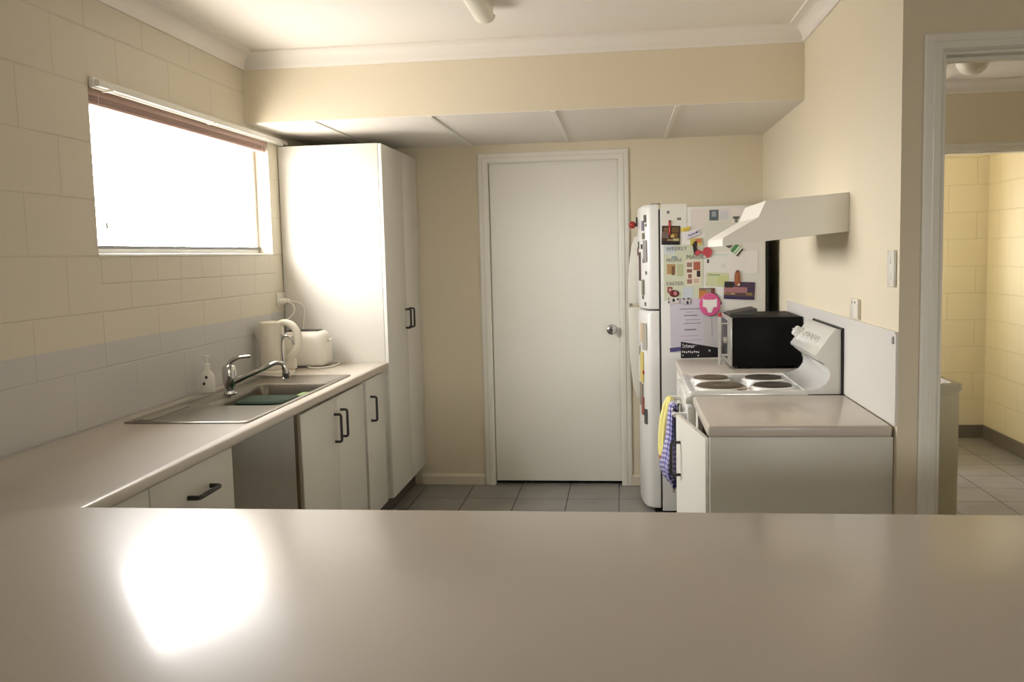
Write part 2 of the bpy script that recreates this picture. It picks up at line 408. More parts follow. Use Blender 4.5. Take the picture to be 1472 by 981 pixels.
mb = MB(); mb.lathe(chrome, [(.031, 0), (.031, .004), (.026, .010), (.012, .012), (.012, .034), (.020, .038), (.029, .048), (.031, .058), (.028, .068), (.018, .074), (0, .075)], (-.066, YB+.012, .99), axis='-y')
mb.lathe(handle_dk, [(.008, 0), (.008, .002), (0, .002)], (-.066, YB-.063, .99), n=16, axis='-y')
mb.build('door_handle', dr)

# open doorway on the right
mb = MB(); architrave(mb, trim_white, .915, 1.84, 2.0995, YE, .055, .02)
mb.box(trim_white, OX0, OX0+.014, YE-.002, YE+.102, 0, 2.05).box(trim_white, OX1-.014, OX1, YE-.002, YE+.102, 0, 2.05).box(trim_white, OX0+.014, OX1-.014, YE-.002, YE+.102, 2.036, 2.05)
mb.box(trim_white, OX0+.014, OX0+.026, YE+.05, YE+.075, 0, 2.036).box(trim_white, OX0+.026, OX1-.014, YE+.05, YE+.075, 2.024, 2.036)
struct('trim_7', mb)

# passage behind it and the tiled blockwork room at its end
HY = 6.25
mb = MB()
mb.box(wall_cream, XR+.1, 1.95, HY, HY+.1, 0, CZ).box(wall_cream, 2.72, FX_, HY, HY+.1, 0, CZ).box(wall_cream, 1.95, 2.72, HY, HY+.1, 2.05, CZ)
struct('wall_passage_end', mb)
mb = MB(); architrave(mb, trim_white, 1.895, 2.775, 2.0995, HY, .055, .018)
mb.box(trim_white, 1.95, 1.962, HY-.002, HY+.102, 0, 2.05).box(trim_white, 1.962, 2.72, HY-.002, HY+.102, 2.038, 2.05)
struct('trim_8', mb)
mb = MB(); sweep(prof2, [lambda d: (XR+.1, HY-d), lambda d: (FX_, HY-d)], ceil_white, mb); struct('trim_9', mb, smooth=True)
LX0, LX1, LY = 1.0, 2.70, 7.24
lw = (1.25, 1.95, 1.3, 2.0)
mb = MB()
mb.box(blocks_l, LX0-.1, lw[0], LY, LY+.19, 0, CZ).box(blocks_l, lw[1], LX1+.1, LY, LY+.19, 0, CZ).box(blocks_l, lw[0], lw[1], LY, LY+.19, 0, lw[2]).box(blocks_l, lw[0], lw[1], LY, LY+.19, lw[3], CZ)
struct('wall_laundry_back', mb)
mb = MB(); mb.box(blocks_r, LX1, LX1+.1, HY+.1, LY, 0, CZ); struct('wall_laundry_right', mb)
mb = MB(); mb.box(blocks_r, LX0-.1, LX0, HY+.1, LY, 0, CZ); struct('wall_laundry_left', mb)
mb = MB(); mb.box(skirt_tile, LX0, LX1, LY-.01, LY, 0, .1, bev=.001); struct('baseboard_laundry_back', mb)
mb = MB(); mb.box(skirt_tile, LX1-.01, LX1, HY+.1, LY-.01, 0, .1, bev=.001); struct('baseboard_laundry_right', mb)
mb = MB()
for (a, b, c, d_) in ((lw[0], lw[1], lw[2], lw[2]+.035), (lw[0], lw[1], lw[3]-.035, lw[3]), (lw[0], lw[0]+.035, lw[2], lw[3]), (lw[1]-.035, lw[1], lw[2], lw[3])):
    mb.box(alu, a, b, LY+.08, LY+.12, c, d_)
struct('window_3', mb)

# kitchen window: aluminium frame, sill, glass
mb = MB(); fx0, fx1 = XL-.115, XL-.075
mb.box(alu, fx0, fx1, W0, W1, WZ0, WZ0+.036, bev=.003).box(alu, fx0, fx1, W0, W1, WZ1-.03, WZ1, bev=.003)
mb.box(alu, fx0, fx1, W0, W0+.028, WZ0+.036, WZ1-.03, bev=.003).box(alu, fx0, fx1, W1-.028, W1, WZ0+.036, WZ1-.03, bev=.003)
wn = struct('window_1', mb)
mb = MB(); mb.box(seal_grey, fx1, fx1+.012, W0+.004, W1-.004, WZ0+.026, WZ0+.038).build('window_track', wn)
mb = MB(); mb.box(glass, fx0+.018, fx0+.022, W0+.02, W1-.02, WZ0+.03, WZ1-.02).build('pane', wn)
mb = MB(); mb.box(trim_white, fx1, XL+.004, W0, W1, WZ0-.004, WZ0+.006, bev=.002); struct('trim_10', mb)

# right-hand splashback sheet
mb = MB(); mb.box(splash_m, XR-.007, XR, YE+.004, 4.90, .9, 1.195, bev=.001).box(splash_m, XR-.010, XR, YE+.004, 4.90, 1.193, 1.200, bev=.001)
struct('trim_11', mb)

# ================================================================ LEFT RUN
def dhandle(mb, m, p, vertical, L, out=(1, 0, 0), proj=.032, r=.0062):
    """bow handle: centre p on the face, along z (vertical) or along y"""
    p = Vector(p); o = Vector(out).normalized(); a = Vector((0, 0, 1)) if vertical is True else Vector(vertical)
    h = L/2; c = .008
    pts = [p - a*h, p - a*h + o*(proj-c), p - a*(h-c*.3) + o*(proj-c*.3), p - a*(h-c) + o*proj, p + o*proj, p + a*(h-c) + o*proj, p + a*(h-c*.3) + o*(proj-c*.3), p + a*h + o*(proj-c), p + a*h]
    mb.tube(m, pts, r, 10); pass

CF = -1.302                        # door faces of the left run
def base_cab(label, y0, y1, doors, z0=.12, z1=.855, end=False):
    t = thing('base_cabinet', (XL+.27, (y0+y1)/2, 0), label, 'cabinet')
    mb = MB(); mb.box(cab_white, XL+.004, CF-.019, y0, y0+.016, z0, .861).box(cab_white, XL+.004, CF-.019, y1-.016, y1, z0, .861)
    mb.box(cab_in, XL+.004, CF-.020, y0+.016, y1-.016, z0, z0+.016).box(cab_in, XL+.004, XL+.012, y0+.016, y1-.016, z0+.016, .861).box(cab_in, CF-.10, CF-.020, y0+.016, y1-.016, .845, .861).build('body', t)
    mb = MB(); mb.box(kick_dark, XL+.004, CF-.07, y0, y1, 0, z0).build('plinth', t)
    for d in doors:
        kind, a, b, za, zb, hk = d
        mb = MB(); mb.box(cab_white, CF-.018, CF, a+.0015, b-.0015, za, zb, bev=.0015); dd = mb.build(kind, t)
        if hk:
            mb = MB()
            if kind == 'drawer': dhandle(mb, handle_dk, (CF, hk[0], hk[1]), (0, 1, 0), .15, proj=.034, r=.0075)
            else: dhandle(mb, handle_dk, (CF, hk[0], hk[1]), True, .125)
            props(mb.build('handle', dd), 'dark graphite bow handle')
    return t
base_cab('white corner base cabinet half hidden where worktop meets the breakfast bar', 2.03, 2.358, [('door', 2.03, 2.356, .125, .852, None)])
base_cab('white drawer unit with one horizontal dark handle, left of the empty appliance gap', 2.360, 2.905,
         [('drawer', 2.36, 2.905, .60, .852, (2.655, .765)), ('drawer', 2.36, 2.905, .365, .597, (2.655, .49)), ('drawer', 2.36, 2.905, .125, .362, (2.655, .25))])
t = base_cab('white two-door cabinet under the sink with paired dark handles', 3.542, 4.50, [('door', 3.572, 4.052, .125, .842, (4.005, .705)), ('door', 4.052, 4.492, .125, .842, (4.10, .712))])
mb = MB(); mb.box(cab_edge, CF-.019, CF-.004, 3.542, 3.570, .12, .861).build('side_edge', t)
base_cab('narrow white single-door cabinet between sink cabinet and tall pantry', 4.528, 4.898, [('door', 4.535, 4.895, .125, .845, (4.615, .69))])

# tall pantry
t = thing('pantry_cabinet', (-1.56, 5.33, 0), 'tall white two-door pantry cabinet in the back left corner', 'cupboard')
PX = -1.2715
mb = MB(); mb.box(cab_white, XL+.004, PX-.020, 4.904, 5.756, .135, 2.084, bev=.001).build('body', t)
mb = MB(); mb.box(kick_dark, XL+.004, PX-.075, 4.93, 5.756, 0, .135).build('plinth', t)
for (a, b, h) in ((4.906, 5.374, 5.335), (5.377, 5.754, 5.425)):
    mb = MB(); mb.box(cab_white, PX-.019, PX, a, b, .137, 2.082, bev=.0015); dd = mb.build('door', t)
    mb = MB(); dhandle(mb, handle_dk, (PX, h, 1.108), True, .11); props(mb.build('handle', dd), 'dark graphite bow handle')

# worktop, one slab: left run and breakfast bar
mb = MB()
XC, YP = -1.2725, 2.005
mb.prism(worktop_m, [(XL+.001, .98), (1.62, .98), (1.62, YP), (XC, YP), (XC, 4.902), (XL+.001, 4.902)], 'z', .863, .9, bev=.009, seg=4)
wt = mb.build('worktop', None)
props(wt, 'long grey-beige laminate worktop joining sink run and foreground breakfast bar', 'worktop')
cut = MB(); cut.box(worktop_m, -1.672, -1.332, 3.44, 4.075, .8, 1.0); co = cut.build('cut', None)
md = wt.modifiers.new('b', 'BOOLEAN'); md.object = co; md.operation = 'DIFFERENCE'; md.solver = 'EXACT'
bpy.context.view_layer.update()
me = bpy.data.meshes.new_from_object(wt.evaluated_get(bpy.context.evaluated_depsgraph_get()))
wt.modifiers.clear(); wt.data = me; bpy.data.objects.remove(co)

# breakfast bar base
t = thing('bar_cabinet', (-.2, 1.6, 0), 'white cabinet base below the foreground breakfast bar', 'cabinet')
mb = MB(); mb.box(cab_white, XL+.004, 1.55, 1.32, 1.93, .12, .861).build('body', t)
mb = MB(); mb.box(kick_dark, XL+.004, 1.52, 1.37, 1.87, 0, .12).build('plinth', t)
for k in range(4):
    a = -1.25 + k*.69
    mb = MB(); mb.box(cab_white, a+.0015, a+.6885, 1.931, 1.949, .125, .855, bev=.0015); dd = mb.build('door', t)
    mb = MB(); dhandle(mb, handle_dk, (a+.05 if k % 2 else a+.64, 1.949, .7), True, .125, out=(0, 1, 0)); mb.build('handle', dd)

# ---------------------------------------------------------------- sink
t = thing('kitchen_sink', (-1.55, 3.71, .9), 'stainless steel sink with drainer set into the left worktop', 'sink')
mb = MB()
x0, x1, y0, y1 = -1.782, -1.318, 3.075, 4.345
bx0, bx1, by0, by1 = -1.662, -1.342, 3.45, 4.065
RB = [.08, .04, .04, .035]
loops = [rrect(x0, x1, y0, y1, .012, .9002), rrect(x0, x1, y0, y1, .012, .9045), rrect(x0+.004, x1-.004, y0+.004, y1-.004, .012, .9065),
         rrect(x0+.014, x1-.014, y0+.014, y1-.014, .014, .9065), rrect(x0+.020, x1-.020, y0+.020, y1-.020, .016, .9035),
         rrect(bx0-.006, bx1+.006, by0-.006, by1+.006, [r+.006 for r in RB], .9035), rrect(bx0, bx1, by0, by1, RB, .901), rrect(bx0+.003, bx1-.003, by0+.003, by1-.003, RB, .893),
         rrect(bx0+.008, bx1-.008, by0+.112, by1-.008, RB, .868), rrect(bx0+.016, bx1-.016, by0+.125, by1-.016, RB, .765), rrect(bx0+.04, bx1-.04, by0+.15, by1-.04, [.06, .04, .04, .06], .748)]
mb.loft(steel, loops, cap0=False); mb.build('basin', t)
mb = MB()
for k in range(4):
    x = -1.738 + k*.011
    mb.tube(steel, [(x, 3.12, .9035), (x, 3.15, .9055), (x, 3.43 - k*.004, .9055), (x, 3.46 - k*.004, .9035)], .0032, 8)
mb.tube(steel, [(-1.752, 3.11, .9035), (-1.752, 3.12, .906), (-1.752, 4.30, .906), (-1.752, 4.315, .9035)], .0035, 8)
mb.tube(steel, [(-1.768, 3.11, .9035), (-1.768, 3.12, .906), (-1.768, 4.30, .906), (-1.768, 4.315, .9035)], .003, 8)
mb.build('drainer_ridges', t)
mb = MB(); mb.lathe(chrome, [(.036, 0), (.036, .003), (.026, .004), (.024, .001), (0, .001)], (-1.5, 3.86, .7485), n=24).build('waste', t)

# mixer tap
t = thing('mixer_tap', (-1.668, 3.735, .9036), 'chrome lever mixer tap on the near side of the sink', 'tap')
mb = MB(); mb.lathe(chrome, [(.029, 0), (.029, .006), (.024, .012), (.022, .03), (.026, .045), (.029, .065), (.030, .105), (.026, .122), (.014, .130), (0, .131)], (-1.668, 3.735, .9036)).build('tap_body', t)
sp = catmull([(-1.655, 3.735, .955), (-1.60, 3.742, .980), (-1.53, 3.752, 1.008), (-1.475, 3.758, 1.032), (-1.440, 3.762, 1.030), (-1.428, 3.764, 1.005), (-1.427, 3.765, .985)], 6)
mb = MB(); mb.tube(chrome, sp, [.014 - .005*min(1, i/20) for i in range(len(sp))], 14).tube(handle_dk, [(-1.427, 3.765, .988), (-1.426, 3.765, .968)], .0115, 14).build('spout', t)
mb = MB(); lv = catmull([(-1.668, 3.735, 1.025), (-1.655, 3.735, 1.048), (-1.62, 3.737, 1.062), (-1.572, 3.74, 1.066)], 5)
mb.tube(chrome, lv, [.014, .013, .012, .011, .011, .010, .010, .009, .009, .008, .008, .0075, .007, .007, .007, .006][:len(lv)], 12).build('lever', t)

# slim filter tap
t = thing('filter_tap', (-1.607, 4.215, .9036), 'slim gooseneck filter tap standing in front of the kettle', 'tap')
mb = MB(); mb.lathe(chrome, [(.016, 0), (.016, .004), (.010, .010), (.009, .045), (.011, .050), (.011, .066), (.006, .072), (0, .073)], (-1.607, 4.215, .9036), n=20).build('tap_body', t)
g = catmull([(-1.607, 4.215, .97), (-1.611, 4.215, 1.04), (-1.611, 4.215, 1.085), (-1.598, 4.212, 1.108), (-1.575, 4.208, 1.108), (-1.556, 4.204, 1.09), (-1.548, 4.202, 1.068)], 6)
mb = MB(); mb.tube(chrome, g, .0048, 10).build('neck', t)
mb = MB(); mb.tube(handle_dk, [(-1.607, 4.215, .955), (-1.582, 4.19, .948), (-1.572, 4.18, .935)], [.007, .007, .005], 10).build('lever', t)

# green tub in the bowl
t = thing('washing_up_tub', (-1.47, 3.62, .7485), 'dark green plastic tub upturned in the sink bowl', 'tub')
mb = MB()
L = [rrect(-1.61, -1.362, 3.600, 3.80, .03, .750), rrect(-1.61, -1.362, 3.598, 3.80, .03, .754), rrect(-1.60, -1.37, 3.603, 3.79, .03, .885), rrect(-1.592, -1.378, 3.611, 3.782, .03, .893), rrect(-1.57, -1.40, 3.63, 3.76, .03, .8955)]
mb.loft(green_dk, L).build('tub', t)
mb = MB(); mb.loft(green_dk, [rrect(-1.615, -1.357, 3.593, 3.805, .03, .758), rrect(-1.615, -1.357, 3.593, 3.805, .03, .764)], True, True).build('rim', t)
mb = MB(); mb.box(green_lt, -1.42, -1.362, 3.84, 3.93, .750, .885, bev=.012, seg=3)
props(mb.build('sponge', None), 'pale green sponge standing in the sink behind the green tub', 'sponge')

# soap bottle
t = thing('soap_dispenser', (-1.793, 3.79, .9066), 'white pump soap bottle behind the sink by the left wall', 'soap bottle')
mb = MB(); mb.lathe(white_pl, [(.030, 0), (.032, .004), (.032, .062), (.029, .078), (.020, .090), (.014, .096), (.0125, .104), (0, .104)], (-1.793, 3.79, .9066), n=28, sy=.8).build('bottle', t)
mb = MB(); mb.lathe(white_pl, [(.014, 0), (.014, .018), (.010, .022), (.0055, .024), (.0055, .046), (.012, .048), (.012, .056), (0, .057)], (-1.793, 3.79, 1.0106), n=20)
mb.box(white_pl, -1.818, -1.793, 3.783, 3.797, 1.058, 1.067, bev=.003).build('pump', t)
mb = MB()
for (dx, dz) in ((.008, .068), (-.004, .040)): mb.lathe(handle_dk, [(.006, 0), (.006, .001), (0, .001)], (-1.793+dx, 3.7635, .9066+dz), n=14, axis='-y', sy=1.2)
props(mb.build('label_marks', t), 'small dark printed marks')

# kettle
KX, KY = -1.762, 4.47
t = thing('electric_kettle', (KX, KY, .9), 'cream plastic jug kettle behind the sink', 'kettle')
mb = MB(); mb.lathe(cream_pl, [(.085, 0), (.088, .004), (.086, .014), (.076, .020), (0, .020)], (KX+.022, KY, .9), n=36, sx=1.02).build('power_base', t)
def kl(z, rx, ry, spout, cx=0):
    out = []
    for k in range(40):
        a = 2*PI*k/40; x = rx*math.cos(a); y = ry*math.sin(a)
        if spout and math.cos(a) < 0: w = max(0, -math.cos(a))**6; x -= spout*w; y *= (1 - .35*w)
        out.append((KX + cx + x, KY + y, z))
    return out
mb = MB()
mb.loft(cream_pl, [kl(.921, .060, .060, 0), kl(.926, .065, .064, 0), kl(.96, .065, .064, 0), kl(1.02, .064, .063, .003), kl(1.06, .063, .062, .012), kl(1.09, .062, .062, .028), kl(1.112, .062, .061, .044), kl(1.119, .061, .060, .046), kl(1.128, .061, .060, .036), kl(1.143, .060, .059, .012), kl(1.150, .059, .058, 0)])
mb.build('jug', t)
mb = MB(); mb.loft(cream_pl, [kl(1.1505, .058, .057, 0), kl(1.158, .057, .056, 0), kl(1.163, .050, .049, 0), kl(1.165, .030, .030, 0)]).build('lid', t)
hp = catmull([(KX+.030, KY, 1.148), (KX+.075, KY-.002, 1.158), (KX+.115, KY-.004, 1.140), (KX+.140, KY-.005, 1.095), (KX+.142, KY-.006, 1.050), (KX+.122, KY-.006, 1.010), (KX+.100, KY-.004, .985), (KX+.080, KY-.003, .960), (KX+.062, KY, .930)], 5)
mb = MB(); mb.tube(cream_pl, hp, [.015 + .005*math.sin(PI*i/(len(hp)-1)) for i in range(len(hp))], 14)
mb.box(cream_pl, KX+.045, KX+.125, KY-.014, KY+.014, .921, .975, bev=.010, seg=3).build('handle', t)
mb = MB(); mb.box(grey_pl, KX+.0635, KX+.0675, KY-.034, KY-.026, .96, 1.10, bev=.001).build('water_gauge', t)

# toaster
t = thing('toaster', (-1.66, 4.76, .9), 'white two-slice toaster against the pantry side, beside the kettle', 'toaster')
mb = MB()
L = []
tx0, tx1, ty0, ty1 = -1.80, -1.553, 4.66, 4.835
for (z, i, r) in ((.912, .012, .03), (.920, .004, .04), (.95, 0, .045), (1.04, .002, .045), (1.065, .006, .045), (1.082, .016, .04), (1.091, .032, .03)):
    L.append(rrect(tx0+i, tx1-i, ty0+i, ty1-i, r, z, 8))
mb.loft(white_pl, L).build('shell', t)
mb = MB(); mb.box(black_pl, tx0+.03, tx1-.045, ty0+.045, ty1-.045, 1.088, 1.0955, bev=.003).build('slot', t)
mb = MB(); mb.box(grey_pl, tx0+.03, tx1-.03, ty0+.03, ty1-.03, .9005, .913, bev=.004).build('foot', t)
mb = MB(); mb.box(white_pl, tx1-.002, tx1+.014, 4.73, 4.765, 1.035, 1.048, bev=.004).build('lever', t)

# wall socket and the two leads
t = thing('power_point', (XL, 4.838, 1.22), 'white double power point on the wall above the kettle', 'power socket')
mb = MB(); mb.box(white_pl, XL+.0005, XL+.010, 4.786, 4.895, 1.222, 1.292, bev=.003).build('plate', t)
for y in (4.815, 4.866): MB().box(white_pl, XL+.010, XL+.014, y-.006, y+.006, 1.276, 1.287, bev=.001).build('switch', t)
def plug_cord(y, pts, label):
    t = thing('power_lead', pts[-1], label, 'cord')
    mb = MB(); mb.tube(white_pl, [(XL+.0105, y, 1.247), (XL+.030, y, 1.247), (XL+.048, y, 1.245)], [.019, .018, .010], 14).build('plug', t)
    mb = MB(); mb.tube(white_pl, catmull(pts, 8), .0046, 8).build('cable', t)
plug_cord(4.813, [(XL+.045, 4.813, 1.245), (XL+.085, 4.80, 1.232), (XL+.100, 4.78, 1.19), (XL+.055, 4.74, 1.13), (XL+.025, 4.63, 1.02), (XL+.012, 4.60, .95), (XL+.009, 4.55, .907), (XL+.009, 4.38, .908), (XL+.11, 4.31, .9130), (-1.66, 4.27, .9125), (-1.60, 4.32, .9125), (-1.62, 4.365, .9075), (-1.645, 4.38, .907)], 'white kettle lead looping from power point over the sink edge')
plug_cord(4.866, [(XL+.045, 4.866, 1.245), (XL+.10, 4.868, 1.235), (XL+.125, 4.872, 1.20), (XL+.115, 4.87, 1.12), (XL+.10, 4.87, .96), (XL+.12, 4.868, .915), (XL+.2, 4.868, .906), (-1.545, 4.86, .906), (-1.52, 4.76, .906), (-1.535, 4.66, .906), (-1.59, 4.62, .906), (-1.64, 4.645, .908)], 'white toaster lead hanging from power point down behind the toaster')

# blind and rail over the window
t = thing('window_blind', (XL-.03, (W0+W1)/2, 1.985), 'raised slatted blind, brown against the light at window top', 'blind')
mb = MB(); mb.box(blind_m, XL-.050, XL-.008, W0+.006, W1-.006, 2.070, 2.099, bev=.002).build('head_rail', t)
mb = MB()
for k in range(6): mb.box(blind_m, XL-.048, XL-.010, W0+.010, W1-.010, 2.052+k*.003, 2.0535+k*.003)
mb.build('slats', t)
mb = MB(); mb.box(blind_m, XL-.047, XL-.011, W0+.010, W1-.010, 2.040, 2.051, bev=.002).build('bottom_rail', t)
for (y, zb) in ((3.185, 1.60), (4.715, 1.58)):
    mb = MB(); mb.tube(white_pl, [(XL-.007, y, 2.08), (XL-.006, y, zb+.02)], .0010, 6).tube(grey_pl, [(XL-.006, y, zb+.022), (XL-.006, y, zb)], [.003, .006], 8).build('pull_cord', t)
t = thing('curtain_rail', (XL, 4.0, 2.09), 'long white curtain rail fixed above the kitchen window', 'rail')
mb = MB(); mb.prism(trim_white, [(XL+.002, 2.092), (XL+.018, 2.092), (XL+.018, 2.128), (XL+.002, 2.132)], 'y', 3.115, 4.99, bev=.002)
mb.prism(trim_white, [(XL+.018, 2.096), (XL+.036, 2.096), (XL+.036, 2.118), (XL+.030, 2.122), (XL+.018, 2.122)], 'y', 3.125, 4.98, bev=.002).build('rail', t)
for y in (3.2, 4.05, 4.9):
    mb = MB(); mb.box(trim_white, XL+.002, XL+.040, y-.008, y+.008, 2.088, 2.096, bev=.001).build('bracket', t)

# fluorescent batten on the ceiling
t = thing('ceiling_light', (-.55, 3.4, CZ), 'white fluorescent batten light on the ceiling', 'ceiling light')
mb = MB(); mb.box(white_pl, -.592, -.508, 2.62, 3.86, 2.458, CZ, bev=.003).build('batten', t)
mb = MB(); pr = [(-.55 + .043*math.cos(a), 2.458 - .030*math.sin(a)) for a in [k/10*PI for k in range(11)]]
mb.prism(mat('opal diffuser', (236, 232, 218), .35, spec=.4), pr, 'y', 2.64, 3.895, bev=.0).build('diffuser', t)
mb = MB(); mb.prism(white_pl, [(-.55 + .045*math.cos(a), 2.460 - .032*math.sin(a)) for a in [k/10*PI for k in range(11)]], 'y', 3.885, 3.905).build('end_cap', t)
mb = MB(); mb.prism(white_pl, [(-.55 + .045*math.cos(a), 2.460 - .032*math.sin(a)) for a in [k/10*PI for k in range(11)]], 'y', 2.63, 2.65).build('end_cap', t)

# ================================================================ RIGHT RUN
def slab_r(y0, y1, label):
    mb = MB(); mb.box(worktop_m, .2705, XR-.0075, y0, y1, .863, .9, bev=.009, seg=4)
    return props(mb.build('worktop', None), label, 'worktop')
slab_r(3.002, 3.640, 'short grey-beige worktop nearest the camera on the right, before the cooker')
slab_r(4.215, 4.885, 'grey-beige worktop section under the microwave, between cooker and fridge')

t = thing('base_cabinet', (.57, 3.33, 0), 'white end cabinet on the right with its door ajar', 'cabinet')
mb = MB()
mb.box(cab_white, .278, XR-.002, 3.012, 3.030, 0, .862, bev=.001)
mb.build('end_panel', t)
mb = MB(); mb.box(cab_in, .300, .846, 3.618, 3.634, .12, .862).box(cab_in, .300, .846, 3.031, 3.617, .12, .136).box(cab_in, .835, .846, 3.031, 3.617, .137, .862).box(cab_in, .310, .83, 3.031, 3.617, .49, .506)
mb.box(cab_white, .282, .299, 3.53, 3.634, .12, .862).build('carcass', t)
mb = MB(); mb.box(kick_dark, .34, .84, 3.031, 3.634, 0, .119).build('plinth', t)
hx, hy = .283, 3.034; ang = math.atan2(.213-.281, 3.492-3.034)      # door swung out about the near hinge
wdoor = math.hypot(.068, .458)
Md = Matrix.Translation((hx, hy, 0)) @ Matrix.Rotation(-ang, 4, 'Z')
mb = MB(); mb.box(cab_white, -.018, 0, 0, wdoor, .125, .852, bev=.0015, mtx=Md); dd = mb.build('door', t)
hc = Md @ Vector((-.018, wdoor-.075, .700)); hd = Md.to_3x3() @ Vector((-1, 0, 0))
mb = MB(); dhandle(mb, handle_dk, hc, True, .122, out=hd, proj=.035, r=.0055); props(mb.build('handle', dd), 'dark graphite bow handle')

t = thing('base_cabinet', (.57, 4.55, 0), 'white base cabinet below the microwave worktop, beside the fridge', 'cabinet')
mb = MB(); mb.box(cab_white, .30, .846, 4.218, 4.88, .12, .862).build('body', t)
mb = MB(); mb.box(kick_dark, .34, .846, 4.218, 4.88, 0, .12).build('plinth', t)
mb = MB(); mb.box(cab_white, .281, .299, 4.22, 4.878, .125, .852, bev=.0015); dd = mb.build('door', t)
mb = MB(); dhandle(mb, handle_dk, (.281, 4.27, .7), True, .125, out=(-1, 0, 0)); mb.build('handle', dd)

# ---------------------------------------------------------------- cooker
CY0, CY1 = 3.660, 4.200
t = thing('electric_cooker', (.56, 3.93, 0), 'white freestanding electric cooker with four solid hotplates', 'cooker')
mb = MB(); mb.box(enamel, .285, .845, CY0+.004, CY1-.004, .06, .895, bev=.003).build('body', t)
mb = MB(); mb.box(black_pl, .32, .84, CY0+.02, CY1-.02, 0, .06).build('plinth', t)
mb = MB()
mb.loft(enamel, [rrect(.262, .72, CY0, CY1, .012, .896), rrect(.258, .72, CY0, CY1, .014, .905), rrect(.262, .72, CY0+.004, CY1-.004, .014, .914), rrect(.275, .715, CY0+.014, CY1-.014, .016, .915), rrect(.285, .71, CY0+.022, CY1-.022, .016, .910)]).build('hob', t)
for (x, y, r, m, lab) in ((.392, 3.795, .092, hotplate_brown, 'large worn brown front hotplate'), (.378, 4.035, .072, hotplate_brown, 'small worn brown hotplate'), (.598, 4.025, .075, hotplate_m, None), (.600, 3.795, .075, hotplate_m, None)):
    mb = MB(); mb.lathe(enamel, [(r+.014, 0), (r+.013, .004), (r+.004, .007), (r+.002, .003), (0, .003)], (x, y, .910), n=40)
    mb.lathe(m, [(r, 0), (r, .008), (r-.004, .010), (r*.4, .0105), (r*.36, .008), (0, .008)], (x, y, .913), n=40)
    props(mb.build('hotplate', t), lab)
mb = MB(); mb.lathe(burnt, [(.022, 0), (.018, .0006), (0, .0008)], (.478, 3.715, .9152), n=14, sx=1.6, sy=.6)
props(mb.build('burn_mark', t), 'brown burnt spill beside front hotplate')
# curved splashback with slanted control head
c = [(.600+.1, .900), (.705, .914), (.735, .917), (.762, .926), (.782, .940), (.795, .960), (.797, .980), (.789, 1.003), (.772, 1.020), (.758, 1.029), (.757, 1.034), (.745, 1.040), (.741, 1.050), (.812, 1.148), (.822, 1.153), (.836, 1.150), (.838, .900)]
mb = MB(); mb.prism(enamel, c, 'y', CY0+.002, CY1-.002); mb.build('splashback', t)
mb = MB(); mb.box(black_pl, .838, .850, CY0-.006, CY1+.004, .55, 1.156); props(mb.build('back_sheet', t), 'black sheet behind the splashback')
mb = MB()
d = Vector((.071, 0, .098)).normalized(); nrm = Vector((-.098, 0, .071)).normalized()
mb.prism(grey_pl, [(.7595, 1.030), (.7595, 1.0265), (.7835, 1.0065), (.7870, 1.004), (.789, 1.007)], 'y', CY0+.05, CY1-.04); mb.build('vent_slot', t)
rotm = Matrix.Rotation(-math.atan2(.098, .071), 4, 'Y')
for k, y in enumerate((3.80, 3.87, 3.94, 4.01, 4.135)):
    p = Vector((.741, y, 1.050)) + d*.055; r = .027 if k == 4 else .019; h = .030 if k == 4 else .012
    mb = MB(); mb.lathe(enamel, [(r*1.15, 0), (r*1.1, .004), (r*.9, .006), (r*.82, h), (r*.6, h+.004), (0, h+.005)], p, n=24, mtx=rotm)
    mb.box(enamel, -.003, .003, -r*.8, r*.8, h, h+.008, bev=.001, mtx=Matrix.Translation(p) @ rotm).build('knob', t)
# front: control rail, grill door, oven door, rails
mb = MB(); mb.box(enamel, .244, .284, CY0+.008, CY1-.008, .862, .893, bev=.006, seg=3).build('grill_rail', t)
mb = MB(); mb.box(enamel, .252, .284, CY0+.008, CY1-.008, .700, .852, bev=.005).build('grill_door', t)
mb = MB(); mb.box(enamel, .252, .284, CY0+.008, CY1-.008, .16, .690, bev=.005).box(black_pl, .249, .252, CY0+.08, CY1-.08, .30, .60, bev=.001).build('oven_door', t)
mb = MB(); mb.tube(enamel, [(.205, CY0+.035, .812), (.205, CY1-.035, .812)], .008, 12)
for y in (CY0+.05, CY1-.05): mb.box(enamel, .201, .254, y-.011, y+.011, .802, .822, bev=.004)
mb.build('door_rail', t)

